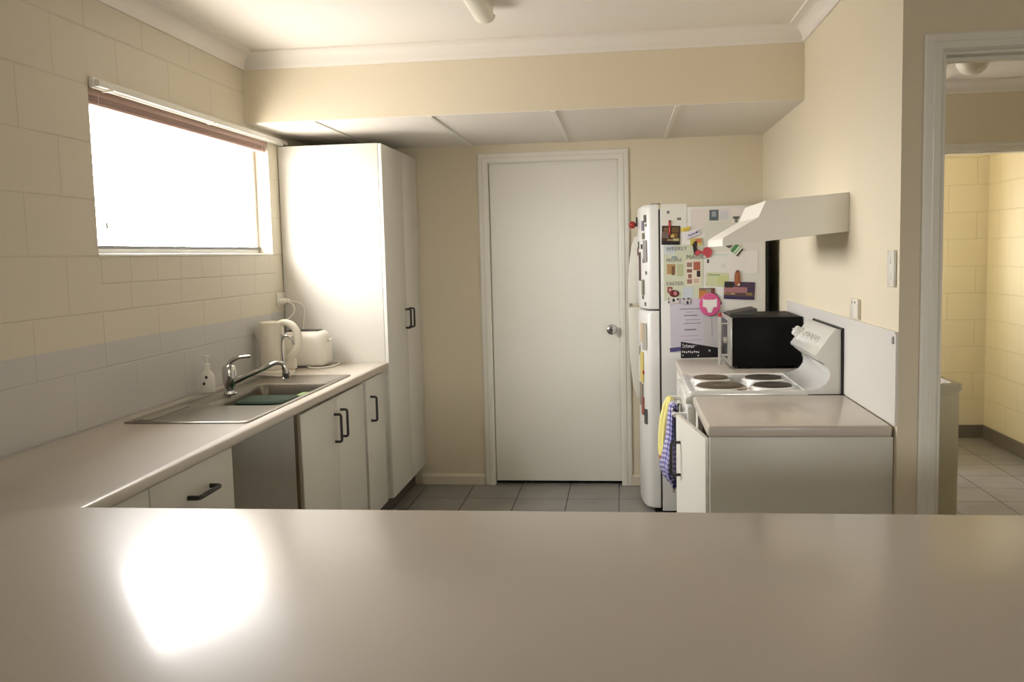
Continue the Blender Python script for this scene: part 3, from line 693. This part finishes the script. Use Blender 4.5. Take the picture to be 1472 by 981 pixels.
def towel(m, label, yc, levels, folds, seed, hem=None, tag=None):
    """towel doubled over the rail and hanging in a gathered bunch; levels: (z, x centre, half width x, half width y)"""
    ph = random.Random(seed).random()*6; L = []; n = 60; Z = []
    lv = [Vector(l) for l in levels]; sm = []
    for i in range(len(lv)-1):
        for k in range(6): sm.append(lv[i].lerp(lv[i+1], k/6))
    sm.append(lv[-1])
    for i, (z, cx, wx, wy) in enumerate(sm):
        q = i/(len(sm)-1); ring = []
        for k in range(n):
            a = 2*PI*k/n; d = 1 + .20*min(1, q*3)*math.sin(folds*a + ph + 1.5*q) + .07*math.sin((folds*2+1)*a + ph)
            zz = z + (0 if q < .9 else .012*math.sin(3*a + ph))
            ring.append((cx + wx*d*math.cos(a), yc + wy*d*math.sin(a), zz))
        L.append(ring)
    mb = MB(); mb.loft(m, L)
    if hem:
        hi = mb.mi(hem); zmin = min(v.co.z for v in mb.bm.verts)
        for f_ in mb.bm.faces:
            if f_.calc_center_median().z < zmin + .020: f_.material_index = hi
    if tag is None: return props(mb.build('tea_towel', None), label, 'tea towel')
    t = thing('tea_towel', (lv[0][1], yc, lv[-1][0]), label, 'tea towel'); mb.build('cloth', t)
    MB().box(white_pl, tag[0]-.006, tag[0]+.006, yc-.001, yc+.001, tag[1]-.03, tag[1], mtx=None).build('care_label', t)
    return t
yel = mat('yellow cotton', (228, 218, 140), .9, bump=.0004, bscale=400)
towel(yel, 'yellow tea towel with an orange hem hanging on oven rail', 4.05, [(.834, .203, .006, .030), (.828, .202, .014, .040), (.80, .196, .019, .045), (.74, .187, .024, .048), (.66, .182, .026, .052), (.60, .181, .026, .055), (.567, .180, .022, .052)], 4, 3, hem=mat('orange hem', (176, 104, 62), .9))
towel(check_cloth('blue checked cotton'), 'blue and white checked tea towel hanging ragged from oven rail', 3.88, [(.836, .207, .006, .035), (.829, .207, .015, .045), (.79, .208, .020, .050), (.70, .206, .024, .055), (.63, .198, .030, .060), (.57, .192, .036, .062), (.53, .196, .030, .055), (.50, .206, .020, .040), (.478, .212, .010, .022)], 5, 5, tag=(.207, .478))
towel(mat('navy cotton', (38, 32, 58), .9), 'dark navy cloth on oven rail beside the checked towel', 3.765, [(.828, .207, .005, .016), (.822, .210, .011, .020), (.78, .216, .014, .022), (.72, .219, .013, .022), (.67, .220, .009, .020)], 3, 9)

# ---------------------------------------------------------------- range hood
t = thing('range_hood', (.62, 3.92, 1.48), 'white wedge-shaped range hood on the right wall above cooker', 'range hood')
HY0, HY1 = 3.620, 4.220
mb = MB(); mb.prism(hood_m, [(XR-.001, 1.672), (.548, 1.650), (.520, 1.588), (.392, 1.516), (.386, 1.508), (.386, 1.482), (.40, 1.483), (XR-.001, 1.526)], 'y', HY0, HY1).build('canopy', t)
mb = MB(); mb.prism(grey_pl, [(.46, 1.4885), (.80, 1.5195), (.80, 1.523), (.46, 1.492)], 'y', HY0+.05, HY1-.05).build('filter', t)

# ---------------------------------------------------------------- microwave
t = thing('microwave_oven', (.68, 4.66, .9), 'black microwave with silver front handle, between cooker and fridge', 'microwave')
mb = MB(); mb.box(mat('microwave black', (6, 6, 6), .5, spec=.15), .520, .840, 4.450, 4.872, .912, 1.146, bev=.003).build('casing', t)
silver = mat('silver trim', (188, 186, 180), .3, metal=.7)
mb = MB(); mb.box(silver, .508, .5195, 4.452, 4.870, .913, 1.145, bev=.003).box(black_pl, .5065, .5085, 4.57, 4.84, .935, 1.125, bev=.0008).build('front_panel', t)
mb = MB(); mb.tube(silver, [(.464, 4.490, .918), (.464, 4.490, 1.150)], .0085, 14)
mb.tube(silver, [(.464, 4.490, .965), (.509, 4.490, .965)], .004, 10).tube(silver, [(.464, 4.490, 1.115), (.509, 4.490, 1.115)], .004, 10)
mb.build('handle', t)
mb = MB(); mb.tube(mat('red plastic', (168, 44, 48), .4), [(.464, 4.490, 1.148), (.464, 4.490, 1.168)], .0092, 14); props(mb.build('handle_cap', t), 'red handle cap')
mb = MB(); mb.lathe(silver, [(.016, 0), (.015, .018), (.011, .020), (0, .020)], (.509, 4.555, 1.030), n=20, axis='-x').build('knob', t)
for x in (.54, .82):
    for y in (4.48, 4.84): MB().lathe(black_pl, [(.012, 0), (.012, .0125), (0, .0125)], (x, y, .9), n=12).build('foot', t)
mb = MB(); mb.prism(mat('charcoal card', (70, 68, 62), .5), [(.525, 1.1462), (.66, 1.1462), (.657, 1.176), (.648, 1.177), (.525, 1.154)], 'y', 4.62, 4.80)
props(mb.build('booklet', None), 'dark grey folded booklet lying on top of the microwave', 'booklet')

# ---------------------------------------------------------------- fridge
FY0, FY1, FT = 5.134, 5.722, 1.704
t = thing('refrigerator', (.45, 5.43, 0), 'white top-freezer fridge covered with magnets, photos and papers', 'fridge')
mb = MB(); mb.box(fridge_white, .214, .775, FY0, FY1, .012, FT, bev=.004).build('cabinet', t)
mb = MB(); mb.box(seal_grey, .204, .2135, FY0+.008, FY1-.008, .06, FT-.012).build('door_seal', t)
DP = [(.203, FY0), (.166, FY0), (.150, 5.139), (.136, 5.150), (.122, 5.175), (.110, 5.22), (.100, 5.30), (.096, 5.38), (.095, 5.43), (.096, 5.48), (.100, 5.56), (.110, 5.64), (.122, 5.685), (.136, 5.71), (.150, 5.719), (.166, FY1), (.203, FY1)]
def door_x(y):
    for (xa, ya), (xb, yb_) in zip(DP[1:], DP[2:]):
        if ya <= y <= yb_: return xa + (xb-xa)*(y-ya)/max(1e-6, yb_-ya)
    return .1
def door_loft(z0, z1):
    L = []
    for z, s in ((z0, .010), (z0+.004, .003), (z0+.012, 0), (z1-.02, 0), (z1-.008, .005), (z1, .016)):
        L.append([(min(.203, x + s) if x < .2 else x, 5.428 + (y-5.428)*(1 - s*.6), z) for x, y in DP])
    return L
mb = MB(); mb.loft(fridge_white, door_loft(1.150, 1.722)); fd = mb.build('freezer_door', t)
mb = MB(); mb.loft(fridge_white, door_loft(.03, 1.140)); rd = mb.build('fridge_door', t)
mb = MB(); mb.prism(white_pl, [(.125, 1.565), (.082, 1.558), (.062, 1.50), (.045, 1.38), (.038, 1.25), (.038, 1.158), (.125, 1.158)], 'y', 5.60, 5.665, bev=.005)
mb.box(grey_pl, .0365, .125, 5.61, 5.655, 1.170, 1.192, bev=.001).build('handle', fd)
mb = MB(); mb.prism(white_pl, [(.125, 1.136), (.038, 1.136), (.040, .96), (.046, .80), (.062, .66), (.085, .585), (.125, .575)], 'y', 5.60, 5.665, bev=.005).build('handle', rd)
mb = MB(); mb.box(grey_pl, .165, .215, FY0+.015, FY0+.055, 1.7225, 1.730, bev=.002).build('hinge_cap', t)
mb = MB(); mb.box(black_matt, .776, .795, FY0+.03, FY1-.03, .10, 1.60)
for k in range(24): mb.tube(black_pl, [(.800, FY0+.02, .18+k*.058), (.800, FY1-.02, .18+k*.058)], .0035, 6)
for y in (FY0+.06, FY0+.25, FY1-.06): mb.tube(black_pl, [(.805, y, .12), (.805, y, 1.6)], .003, 6)
props(mb.build('condenser_grille', t), 'black condenser grille at the back')
mb = MB(); mb.box(black_pl, .17, .76, FY0+.02, FY1-.02, 0, .012).build('foot', t)

# papers and magnets on the side of the fridge: metres across (a) and height (z) on that side
def FA(u): return .2115 + (u-949)*.003722
def FZ(u, v): return 1.7035 - (v-300)*.00381 - (u-918)*.000084
PC = {}
def pm(rgb, rough=.6):
    k = 'print %d %d %d' % rgb
    return mat(k, rgb, rough)
layer = [0]
def card(name, label, cat, u0, v0, u1, v1, rgb, patches=(), rot=0, th=.0006, lift=0.0, text=(), group=None, shape=None):
    """a flat sheet or magnet fixed on the fridge side; patches are printed areas (fractions, colour)"""
    layer[0] += 1
    cx, cz = FA((u0+u1)/2), FZ((u0+u1)/2, (v0+v1)/2); w = (u1-u0)*.003722; h = (v1-v0)*.00381
    yb = FY0 - .0006 - lift - .00013*layer[0]
    mb = MB(); base = pm(rgb)
    if shape is None: mb.box(base, -w/2, w/2, -th, 0, -h/2, h/2)
    elif shape == 'oval': mb.lathe(base, [(.5, 0), (.5, th*.6), (.46, th), (0, th)], (0, 0, 0), n=32, axis='-y', mtx=Matrix.Diagonal((w, 1, h, 1)))
    else: mb.prism(base, [(x*w, z*h) for x, z in shape], 'y', -th, 0)
    for ip, p in enumerate(patches):
        ex = .0003 + ip*.00006
        a0, b0, a1, b1, c = p[:5]
        X0, X1, Z0, Z1 = -w/2 + a0*w, -w/2 + a1*w, h/2 - b1*h, h/2 - b0*h
        if len(p) > 5 and p[5] == 'o': mb.lathe(pm(c), [(.5, 0), (.5, ex), (0, ex)], ((X0+X1)/2, -th, (Z0+Z1)/2), n=20, axis='-y', mtx=Matrix.Diagonal((X1-X0, 1, Z1-Z0, 1)))
        else: mb.box(pm(c), X0, X1, -th-ex, -th+.0001, Z0, Z1)
    for (s, a, b, size, c) in text:
        mb.text(pm(c), s, size, (-w/2 + a*w, -th-.0018, h/2 - b*h))
    X = Matrix.Translation((cx, yb, cz)) @ Matrix.Rotation(math.radians(rot), 4, 'Y')
    o = mb.build(name, None, xform=X, smooth=False)
    return props(o, label, cat, group)

INK = (110, 108, 116)
rows = lambda n, a, b, c=(176, 172, 178): [(.12+.04*(k % 3), a+(b-a)*k/n, .85-.07*((k*5) % 4), a+(b-a)*k/n+.012, c) for k in range(n)]
card('paper_sheet', 'blank white sheet sticking up at the top left fridge corner', 'paper', 951, 294, 988, 328, (226, 224, 214), [(.22, .28, .33, .40, (120, 122, 120)), (.62, .58, .78, .68, (110, 112, 112))])
card('calendar_page', 'pinkish printed page with a grey-blue picture near fridge top', 'paper', 994, 301, 1054, 330, (222, 214, 210), [(.44, .06, .66, .58, (92, 104, 112)), (.50, .14, .60, .40, (150, 160, 162)), (.70, .1, .9, .55, (206, 206, 212))])
card('paper_sheet', 'plain off-white sheet half behind the range hood', 'paper', 1014, 312, 1068, 362, (220, 218, 206), rows(3, .2, .5, (206, 204, 196)))
card('paper_sheet', 'white sheet peeping out above the hood slope', 'paper', 1052, 301, 1090, 345, (226, 220, 214), [(.05, .25, .30, .32, (90, 90, 88)), (.12, .32, .24, .44, (120, 118, 114))])
card('newspaper_page', 'pale green newspaper page of photos down the fridge left', 'newspaper', 954, 352, 1011, 432, (208, 212, 188),
     [(.0, .0, .30, .17, (206, 212, 214)), (.08, .34, .30, .52, (178, 140, 96)), (.20, .38, .28, .54, (120, 88, 60)), (.34, .34, .50, .56, (184, 190, 150)), (.56, .28, .95, .72, (224, 214, 196)),
      (.59, .32, .72, .40, (150, 120, 108)), (.76, .31, .93, .46, (172, 96, 74)), (.59, .44, .72, .50, (126, 86, 76)), (.62, .53, .71, .60, (140, 94, 80)), (.84, .47, .93, .58, (42, 36, 32)), (.59, .62, .72, .70, (156, 116, 104)), (.76, .61, .90, .69, (206, 176, 164)),
      (.09, .75, .22, .86, (150, 76, 70)), (.13, .78, .19, .83, (206, 170, 160)), (.48, .76, .75, .96, (196, 206, 212))],
     text=[('WEEKLY', .06, .10, .030, (130, 138, 150)), ('my', .20, .24, .026, (90, 140, 168)), ('PEOPLE', .06, .30, .026, (132, 134, 138)), ('MAGIC', .57, .26, .034, (136, 134, 128)), ('EASTER', .06, .72, .028, (140, 142, 138))])
card('paper_sheet', 'white sheet with faint print under the red lips magnet', 'paper', 1012, 362, 1058, 400, (224, 222, 216), [(.10, .28, .17, .42, (70, 72, 72)), (.3, .1, .75, .14, (190, 208, 204)), (.55, .45, .7, .6, (214, 212, 208))])
card('flyer', 'faded yellow-green flyer in the middle of the fridge side', 'flyer', 1015, 392, 1048, 412, (204, 208, 168), [(.08, .1, .6, .22, (158, 178, 130)), (.55, .25, .95, .8, (200, 206, 140))], rot=3)
card('paper_sheet', 'larger blank white paper at the right of fridge side', 'paper', 1046, 361, 1089, 393, (226, 222, 218), [(.55, 0, .56, 1, (214, 210, 206))], rot=1)
card('list_sheet', 'tall lavender list sheet with lines of typing', 'paper', 963, 428, 1020, 506, (206, 200, 212),
     [(.25, .20, .78, .212, INK), (.40, .26, .62, .27, (150, 146, 156)), (.35, .32, .70, .335, INK), (.40, .40, .75, .41, (150, 146, 156)), (.34, .47, .78, .48, INK), (.36, .58, .66, .60, INK), (.24, .70, .70, .708, (160, 156, 166)), (.30, .78, .80, .788, (150, 146, 156)), (.38, .88, .66, .892, (160, 156, 166))], rot=-1)
card('paper_sheet', 'pale grey sheet beside the list, behind the microwave handle', 'paper', 1012, 446, 1050, 512, (204, 200, 204), [(.30, .05, .32, .55, (150, 148, 150)), (.62, .22, .95, .25, (110, 108, 108)), (.62, .24, .64, .6, (160, 158, 158))], rot=-2)
card('gift_card', 'black card with white dot lettering, tilted above the worktop', 'card', 978, 491, 1036, 515, (24, 20, 26),
     [(.04+.045*k, .14+.05*(k % 2)+.02*k, .066+.045*k, .22+.05*(k % 2)+.02*k, (220, 216, 220)) for k in range(7)] + [(.04+.05*k, .30, .068+.05*k, .37, (200, 196, 204)) for k in range(6)] +
     [(.03+.05*k, .56+.02*(k % 3), .06+.05*k, .66+.02*(k % 3), (226, 222, 226)) for k in range(9)] + [(.04, .78, .06, .88, (200, 196, 200)), (.42, .80, .45, .90, (200, 196, 200)), (.70, .50, .74, .62, (190, 190, 194))], rot=0, th=.001, shape=[(-.5, -.5), (-.5, .5), (.5, .08), (.5, -.46)])
card('paper_strip', 'short purple strip under the black card', 'card', 962, 500, 980, 506, (84, 76, 128), rot=-6)
card('photo', 'dark collage photo with food at the upper left of fridge side', 'photo', 951.5, 325, 978, 352, (62, 44, 34),
     [(.0, .30, .38, .66, (112, 92, 84)), (.12, .1, .34, .28, (124, 92, 60)), (.52, .08, .92, .34, (112, 84, 48)), (.55, .38, .86, .60, (128, 96, 40)), (.50, .46, .68, .62, (208, 176, 110)), (.62, .66, .95, .80, (186, 176, 130)), (.30, .70, .60, .80, (148, 122, 92)), (.06, .82, 1.0, 1.0, (26, 20, 18))], rot=2, th=.001)
card('pen_magnet', 'slim red pen magnet over the dark photo', 'magnet', 961.5, 317, 964.5, 338, (172, 52, 50), [(.1, .02, .9, .12, (70, 40, 40)), (.3, .55, .6, .8, (220, 130, 124))], rot=2, th=.005)
card('duck_magnet', 'small yellow magnet right of the dark collage photo', 'magnet', 979, 326.5, 993, 333, (216, 186, 60), [(.0, .2, .3, .8, (226, 208, 108))], rot=-4, th=.004, shape=[(-.5, -.3), (-.3, -.5), (.2, -.4), (.5, .1), (.4, .5), (.0, .25), (-.4, .3)])
card('name_tag', 'white tag magnet with purple writing, tilted near fridge top', 'magnet', 985, 333.5, 1006, 341, (230, 226, 236), [(.82, .25, .90, .6, (80, 78, 100))], rot=-20, th=.003, text=[('TRAFFIC', .18, .68, .0155, (120, 104, 168))])
card('cartoon_magnet', 'small yellow and orange figure magnet with black base', 'magnet', 993, 343, 1009, 353, (206, 190, 96), [(.45, .1, .95, .7, (204, 124, 84)), (.3, .4, .6, 1.0, (60, 48, 38))], th=.004, rot=-5)
card('figure_magnet', 'slim black figure magnet beside the red lips', 'magnet', 997, 350, 1002.5, 366, (36, 28, 24), th=.004, rot=-8)
lips = [(-.5, .05), (-.3, .3), (-.05, .12), (.05, .45), (.28, .5), (.5, .15), (.42, -.3), (.2, -.5), (.05, -.2), (-.2, -.1), (-.42, -.3)]
card('heart_magnet', 'red heart-like magnet in the middle of the fridge side', 'magnet', 999, 356, 1024, 371, (188, 72, 80), th=.005, shape=[(p.x, p.z) for p in catmull([(x_, 0, z_) for x_, z_ in lips + lips[:1]], 4)[:-1]])
card('oval_magnet', 'dark red oval magnet above the small cow-print magnets', 'magnet', 962, 417, 976, 427, (92, 24, 30), [(.42, .15, .78, .8, (196, 128, 134), 'o'), (.1, .2, .35, .7, (140, 36, 44), 'o')], th=.004, shape='oval')
card('cow_magnet', 'black and white patched magnet below the dark red oval', 'magnet', 960, 428, 976, 436, (214, 208, 206), [(.38, .15, .62, .75, (18, 16, 18), 'o'), (.8, .1, .98, .5, (60, 56, 58), 'o'), (0, .6, .12, 1, (60, 56, 58)), (0, 0, .1, .3, (120, 116, 116))], th=.004)
card('bow_magnet', 'small spotted black and white bow magnet on the list', 'magnet', 981, 428, 992, 437, (196, 190, 196), [(.0, .05, .3, .3, (60, 56, 60), 'o'), (.5, .5, .8, 1.0, (52, 48, 54), 'o'), (.6, .0, .9, .3, (70, 66, 72), 'o')], th=.004)
card('photo', 'orange and brown photo partly behind the pink magnet', 'photo', 1005, 414, 1028, 430, (150, 118, 90), [(.0, .25, .5, 1.0, (196, 128, 62)), (.45, .05, .75, .5, (150, 140, 118)), (.75, .1, 1, 1, (110, 58, 50)), (0, 0, 1, .08, (92, 78, 68))], th=.001)
card('strap', 'dark curved strap beside the pink round magnet', 'magnet', 1026, 421, 1038, 438, (66, 40, 40), th=.004, shape=[(-.5, .5), (-.2, .45), (.2, .1), (.5, -.4), (.4, -.5), (.2, -.45), (0, .0), (-.3, .25), (-.5, .3)])
pinkm = card('round_magnet', 'bright pink round magnet with a white shape in it', 'magnet', 1005, 421, 1036, 454, (214, 92, 146), th=.006, shape='oval', lift=.004)
motif = card('white_motif', 'white tooth-shaped motif on the pink magnet', 'magnet', 1010, 429, 1030.5, 449, (238, 234, 228), th=.0012, lift=.0101, shape=[(-.5, .5), (-.28, .42), (.28, .42), (.5, .5), (.5, -.08), (.24, -.14), (.13, -.5), (-.13, -.5), (-.24, -.14), (-.5, -.08)])
motif.location = motif.location - pinkm.location; motif.parent = pinkm; motif['label'] = 'white tooth-shaped motif'; del motif['category']
card('striped_magnet', 'green and white striped magnet with black edge, tilted', 'magnet', 1052, 353, 1066, 366, (226, 226, 212), [(.05, .0, .42, 1, (74, 134, 80)), (.55, .0, .68, 1, (120, 176, 124)), (.84, 0, 1, 1, (44, 30, 36))], rot=40, th=.003)
card('corner_magnet', 'small dark magnet just under the range hood lip', 'magnet', 1043, 352, 1053, 357, (84, 74, 66), rot=5, th=.003, shape=[(-.5, .4), (.5, .5), (.1, -.5), (-.3, -.2)])
card('wooden_magnet', 'brown wooden surfboard magnet above the night photo', 'magnet', 1056, 388, 1064.5, 411, (150, 86, 54), [(.3, .02, .7, .14, (96, 48, 40)), (.2, .2, .4, .8, (176, 108, 70)), (.5, .85, .9, .98, (214, 196, 170))], th=.005, shape=[(0, .5), (.35, .36), (.5, .1), (.5, -.3), (.3, -.5), (-.3, -.5), (-.5, -.3), (-.5, .1), (-.35, .36)])
card('photo', 'dusk photo with pink sky and dark trees on fridge side', 'photo', 1041, 405, 1085, 430, (70, 52, 84),
     [(.0, .30, .75, .66, (168, 116, 122)), (.05, .62, .98, .84, (88, 70, 66)), (.02, .04, .28, .34, (34, 34, 24)), (.22, .66, .36, .72, (222, 180, 150)), (.72, .60, .92, .76, (140, 116, 70)), (.0, .84, 1, 1, (56, 42, 84)), (.55, .06, .98, .3, (76, 58, 78)), (.0, .66, .2, .74, (150, 120, 66))], rot=3, th=.001)

# things stuck on the rounded fridge doors
def door_item(name, label, cat, y, z, w, h, rgb, th=.003, patch=None, round_=False):
    x = door_x(y); n = Vector((-(door_x(y+.01)*0 + 1), (door_x(y+.01)-door_x(y-.01))/.02, 0)).normalized(); tg = Vector((n.y, -n.x, 0))
    if tg.y < 0: tg = -tg
    M = Matrix(((tg.x, -n.x, 0, x), (tg.y, -n.y, 0, y), (0, 0, 1, z), (0, 0, 0, 1))) @ Matrix.Translation((0, -.0012, 0))
    mb = MB(); base = pm(rgb)
    if round_: mb.lathe(base, [(.5, 0), (.5, th*.7), (.4, th), (0, th)], (0, 0, 0), n=20, axis='-y', mtx=Matrix.Diagonal((w, 1, h, 1)))
    else: mb.box(base, -w/2, w/2, -th, 0, -h/2, h/2)
    if patch: mb.box(pm(patch), -w*.3, w*.3, -th-.0004, -th+.0001, -h*.3, h*.3)
    return props(mb.build(name, None, xform=M, smooth=False), label, cat)
t = thing('ball_magnet', (.09, 5.40, 1.60), 'red ball magnet sticking out of the freezer door', 'magnet')
mb = MB(); mb.box(pm((60, 58, 54)), .086, .0950, 5.385, 5.415, 1.612, 1.665, bev=.002).build('clip', t)
mb = MB(); mb.lathe(pm((160, 40, 32), .4), [(.021*math.sin(a), -.021*math.cos(a)) for a in [k/10*PI for k in range(11)]], (.066, 5.40, 1.622), n=20).build('ball', t)
DI = [(5.155, 1.648, .020, .040, (96, 88, 82), 'slim dark magnet, highest on the freezer door edge'),
      (5.178, 1.610, .030, .055, (128, 126, 140), 'mottled grey-violet magnet on the freezer door'),
      (5.150, 1.612, .012, .016, (136, 134, 128), 'tiny grey dot magnet near freezer door edge'),
      (5.172, 1.553, .024, .034, (120, 122, 92), 'olive green oval magnet on the freezer door'),
      (5.158, 1.470, .034, .120, (150, 146, 142), 'long narrow grey picture on the freezer door'),
      (5.200, 1.495, .022, .026, (48, 44, 42), 'small black magnet halfway up the freezer door'),
      (5.300, 1.505, .030, .040, (92, 96, 88), 'dark grey-green magnet further back on freezer door'),
      (5.360, 1.470, .040, .045, (100, 40, 40), 'dark red magnet on a pale card on freezer door'),
      (5.170, 1.418, .022, .022, (70, 62, 58), 'small brown heart magnet on the freezer door'),
      (5.260, 1.385, .060, .160, (88, 62, 56), 'tall dark brown strip magnet on the freezer door'),
      (5.150, 1.350, .010, .018, (120, 118, 112), 'tiny grey clip low on the freezer door edge'),
      (5.185, 1.270, .040, .085, (126, 122, 104), 'grey-green picture low on the freezer door'),
      (5.185, 1.215, .016, .020, (40, 38, 36), 'small black magnet just above the door split'),
      (5.158, 1.178, .014, .020, (108, 104, 100), 'little grey magnet at freezer door bottom edge')]
for (y, z, w, h, c, lab) in DI: door_item('door_magnet', lab, 'magnet', y, z, w, h, c)
DJ = [('postcard', 5.170, .995, .050, .150, (168, 166, 156), 'pale grey postcard at the top of the lower fridge door'),
      ('postcard', 5.205, 1.015, .060, .110, (206, 178, 140), 'peach coloured card on the lower fridge door'),
      ('postcard', 5.215, .820, .060, .170, (214, 196, 110), 'yellow card on the lower fridge door'),
      ('door_magnet', 5.190, .792, .018, .020, (160, 40, 34), 'small red magnet on the yellow card'),
      ('paper_sheet', 5.330, .850, .110, .180, (222, 218, 210), 'white paper behind the yellow card on fridge door'),
      ('door_magnet', 5.300, .905, .030, .050, (86, 78, 60), 'dark olive magnet over the white paper on fridge door'),
      ('postcard', 5.250, .660, .100, .130, (150, 136, 122), 'taupe card low on the lower fridge door'),
      ('door_magnet', 5.205, .600, .040, .100, (150, 84, 70), 'reddish brown magnet low on the lower fridge door'),
      ('door_magnet', 5.165, .545, .034, .085, (80, 80, 76), 'dark grey clip magnet, lowest on the fridge door')]
for k, (nm, y, z, w, h, c, lab) in enumerate(DJ): door_item(nm, lab, {'postcard': 'card', 'paper_sheet': 'paper'}.get(nm, 'magnet'), y, z, w, h, c, th=.0015 + .0012*(k % 4))

# switches on the right wall
t = thing('light_switch', (XR, 3.045, 1.34), 'white light switch plate near the end of right wall', 'light switch')
mb = MB(); mb.box(white_pl, XR-.010, XR-.0005, 3.008, 3.082, 1.338, 1.454, bev=.003).build('plate', t)
for z in (1.41, 1.36): MB().box(white_pl, XR-.0115, XR-.0101, 3.038, 3.052, z, z+.022, bev=.001).build('switch', t)
t = thing('power_point', (XR, 3.50, 1.21), 'white power point on right wall just above the splashback', 'power socket')
mb = MB(); mb.box(white_pl, XR-.012, XR-.0005, 3.44, 3.555, 1.205, 1.278, bev=.003).build('plate', t)
for y in (3.47, 3.515): MB().box(white_pl, XR-.016, XR-.0125, y, y+.01, 1.26, 1.27, bev=.001).build('switch', t)
mb = MB(); mb.prism(grey_pl, [(3.0, 1.160), (3.018, 1.160), (3.016, 1.178), (3.005, 1.184)], 'x', XR-.011, XR-.0072)
props(mb.build('corner_clip', None), 'tiny grey clip at the near corner of right splashback', 'clip')

# laundry tub seen through the doorway and the round light
t = thing('laundry_tub', (1.25, 4.55, 0), 'cream laundry tub cabinet seen through the right doorway', 'laundry tub')
TX0, TX1, TY0, TY1, TZ = .99, 1.512, 4.30, 4.80, .842
mb = MB(); mb.box(tub_m, TX0+.012, TX1-.010, TY0+.012, TY1-.010, .0, TZ-.03, bev=.004).build('cabinet', t)
mb = MB(); mb.loft(tub_m, [rrect(TX0, TX1, TY0, TY1, .012, TZ-.03), rrect(TX0, TX1, TY0, TY1, .014, TZ), rrect(TX0+.03, TX1-.03, TY0+.03, TY1-.03, .03, TZ), rrect(TX0+.04, TX1-.04, TY0+.04, TY1-.04, .03, TZ-.025), rrect(TX0+.06, TX1-.06, TY0+.06, TY1-.06, .04, TZ-.029)]).build('rim', t)
mb = MB(); mb.loft(steel, [rrect(TX0+.045, TX1-.045, TY0+.045, TY1-.045, .03, TZ-.024), rrect(TX0+.05, TX1-.05, TY0+.05, TY1-.05, .03, TZ-.028)]).build('basin', t)
mb = MB(); mb.box(tub_m, TX0+.03, TX1-.03, TY0+.001, TY0+.0115, .06, TZ-.05, bev=.003).build('door', t)
t = thing('passage_light', (1.945, 5.49, CZ), 'round opal ceiling light seen through the right doorway', 'ceiling light')
mb = MB(); mb.lathe(white_pl, [(.092, 0), (.092, -.016), (.086, -.020), (0, -.020)], (1.945, 5.49, CZ)).build('base', t)
mb = MB(); mb.lathe(MATS['opal diffuser'], [(.084*math.cos(a), -.020-.075*math.sin(a)) for a in [k/8*PI/2 for k in range(8)]] + [(0, -.095)], (1.945, 5.49, CZ)).build('shade', t)

# ================================================================ LIGHT
w = bpy.data.worlds.new('overcast daylight'); sc.world = w; w.use_nodes = True
bg = w.node_tree.nodes['Background']; bg.inputs[1].default_value = 27.0
wt_ = w.node_tree; tcw = wt_.nodes.new('ShaderNodeTexCoord'); sxw = wt_.nodes.new('ShaderNodeSeparateXYZ'); rw = wt_.nodes.new('ShaderNodeValToRGB')
wt_.links.new(tcw.outputs['Generated'], sxw.inputs[0]); wt_.links.new(math_node(wt_, 'ADD', math_node(wt_, 'MULTIPLY', sxw.outputs[2], .5), .5), rw.inputs[0]); wt_.links.new(rw.outputs[0], bg.inputs[0])
rw.color_ramp.elements[0].position = .46; rw.color_ramp.elements[0].color = (.50, .47, .44, 1)      # sunlit paving and fence outside
rw.color_ramp.elements[1].position = .53; rw.color_ramp.elements[1].color = (1.0, .98, .96, 1)
def portal(name, loc, rot, sx, sy):
    l = bpy.data.lights.new(name, 'AREA'); l.shape = 'RECTANGLE'; l.size = sx; l.size_y = sy; l.cycles.is_portal = True
    o = bpy.data.objects.new(name, l); COL.objects.link(o); o.location = loc; o.rotation_euler = rot
portal('window_daylight', (XL-.125, (W0+W1)/2, (WZ0+WZ1)/2), (0, -PI/2, 0), WZ1-WZ0, W1-W0)
portal('rear_fill_portal', ((RWX0+RWX1)/2, RY-.1, (RWZ0+RWZ1)/2), (PI/2, 0, 0), RWX1-RWX0, RWZ1-RWZ0)  # sky portal of the added rear window, fill from behind the camera
portal('laundry_window_daylight', ((lw[0]+lw[1])/2, LY+.15, (lw[2]+lw[3])/2), (-PI/2, 0, 0), lw[1]-lw[0], lw[3]-lw[2])

# ================================================================ CAMERA
p, yw, r = -.0937, -.1197, -.0249
fw = Vector((math.sin(yw)*math.cos(p), math.cos(yw)*math.cos(p), math.sin(p))); rt = Vector((math.cos(yw), -math.sin(yw), 0)); up = rt.cross(fw)
rt2 = math.cos(r)*rt + math.sin(r)*up; up2 = -math.sin(r)*rt + math.cos(r)*up
cd = bpy.data.cameras.new('camera'); cam = bpy.data.objects.new('camera', cd); COL.objects.link(cam)
cd.sensor_width = 36; cd.lens = 1325.24*36/1472; cd.clip_start = .05
cam.matrix_world = Matrix(((rt2.x, up2.x, -fw.x, 0), (rt2.y, up2.y, -fw.y, 0), (rt2.z, up2.z, -fw.z, 1.4705), (0, 0, 0, 1)))
sc.camera = cam
sc.view_settings.view_transform = 'Standard'; sc.view_settings.look = 'None'; sc.view_settings.gamma = 1; sc.view_settings.use_curve_mapping = False
sc.view_settings.exposure = 0.0
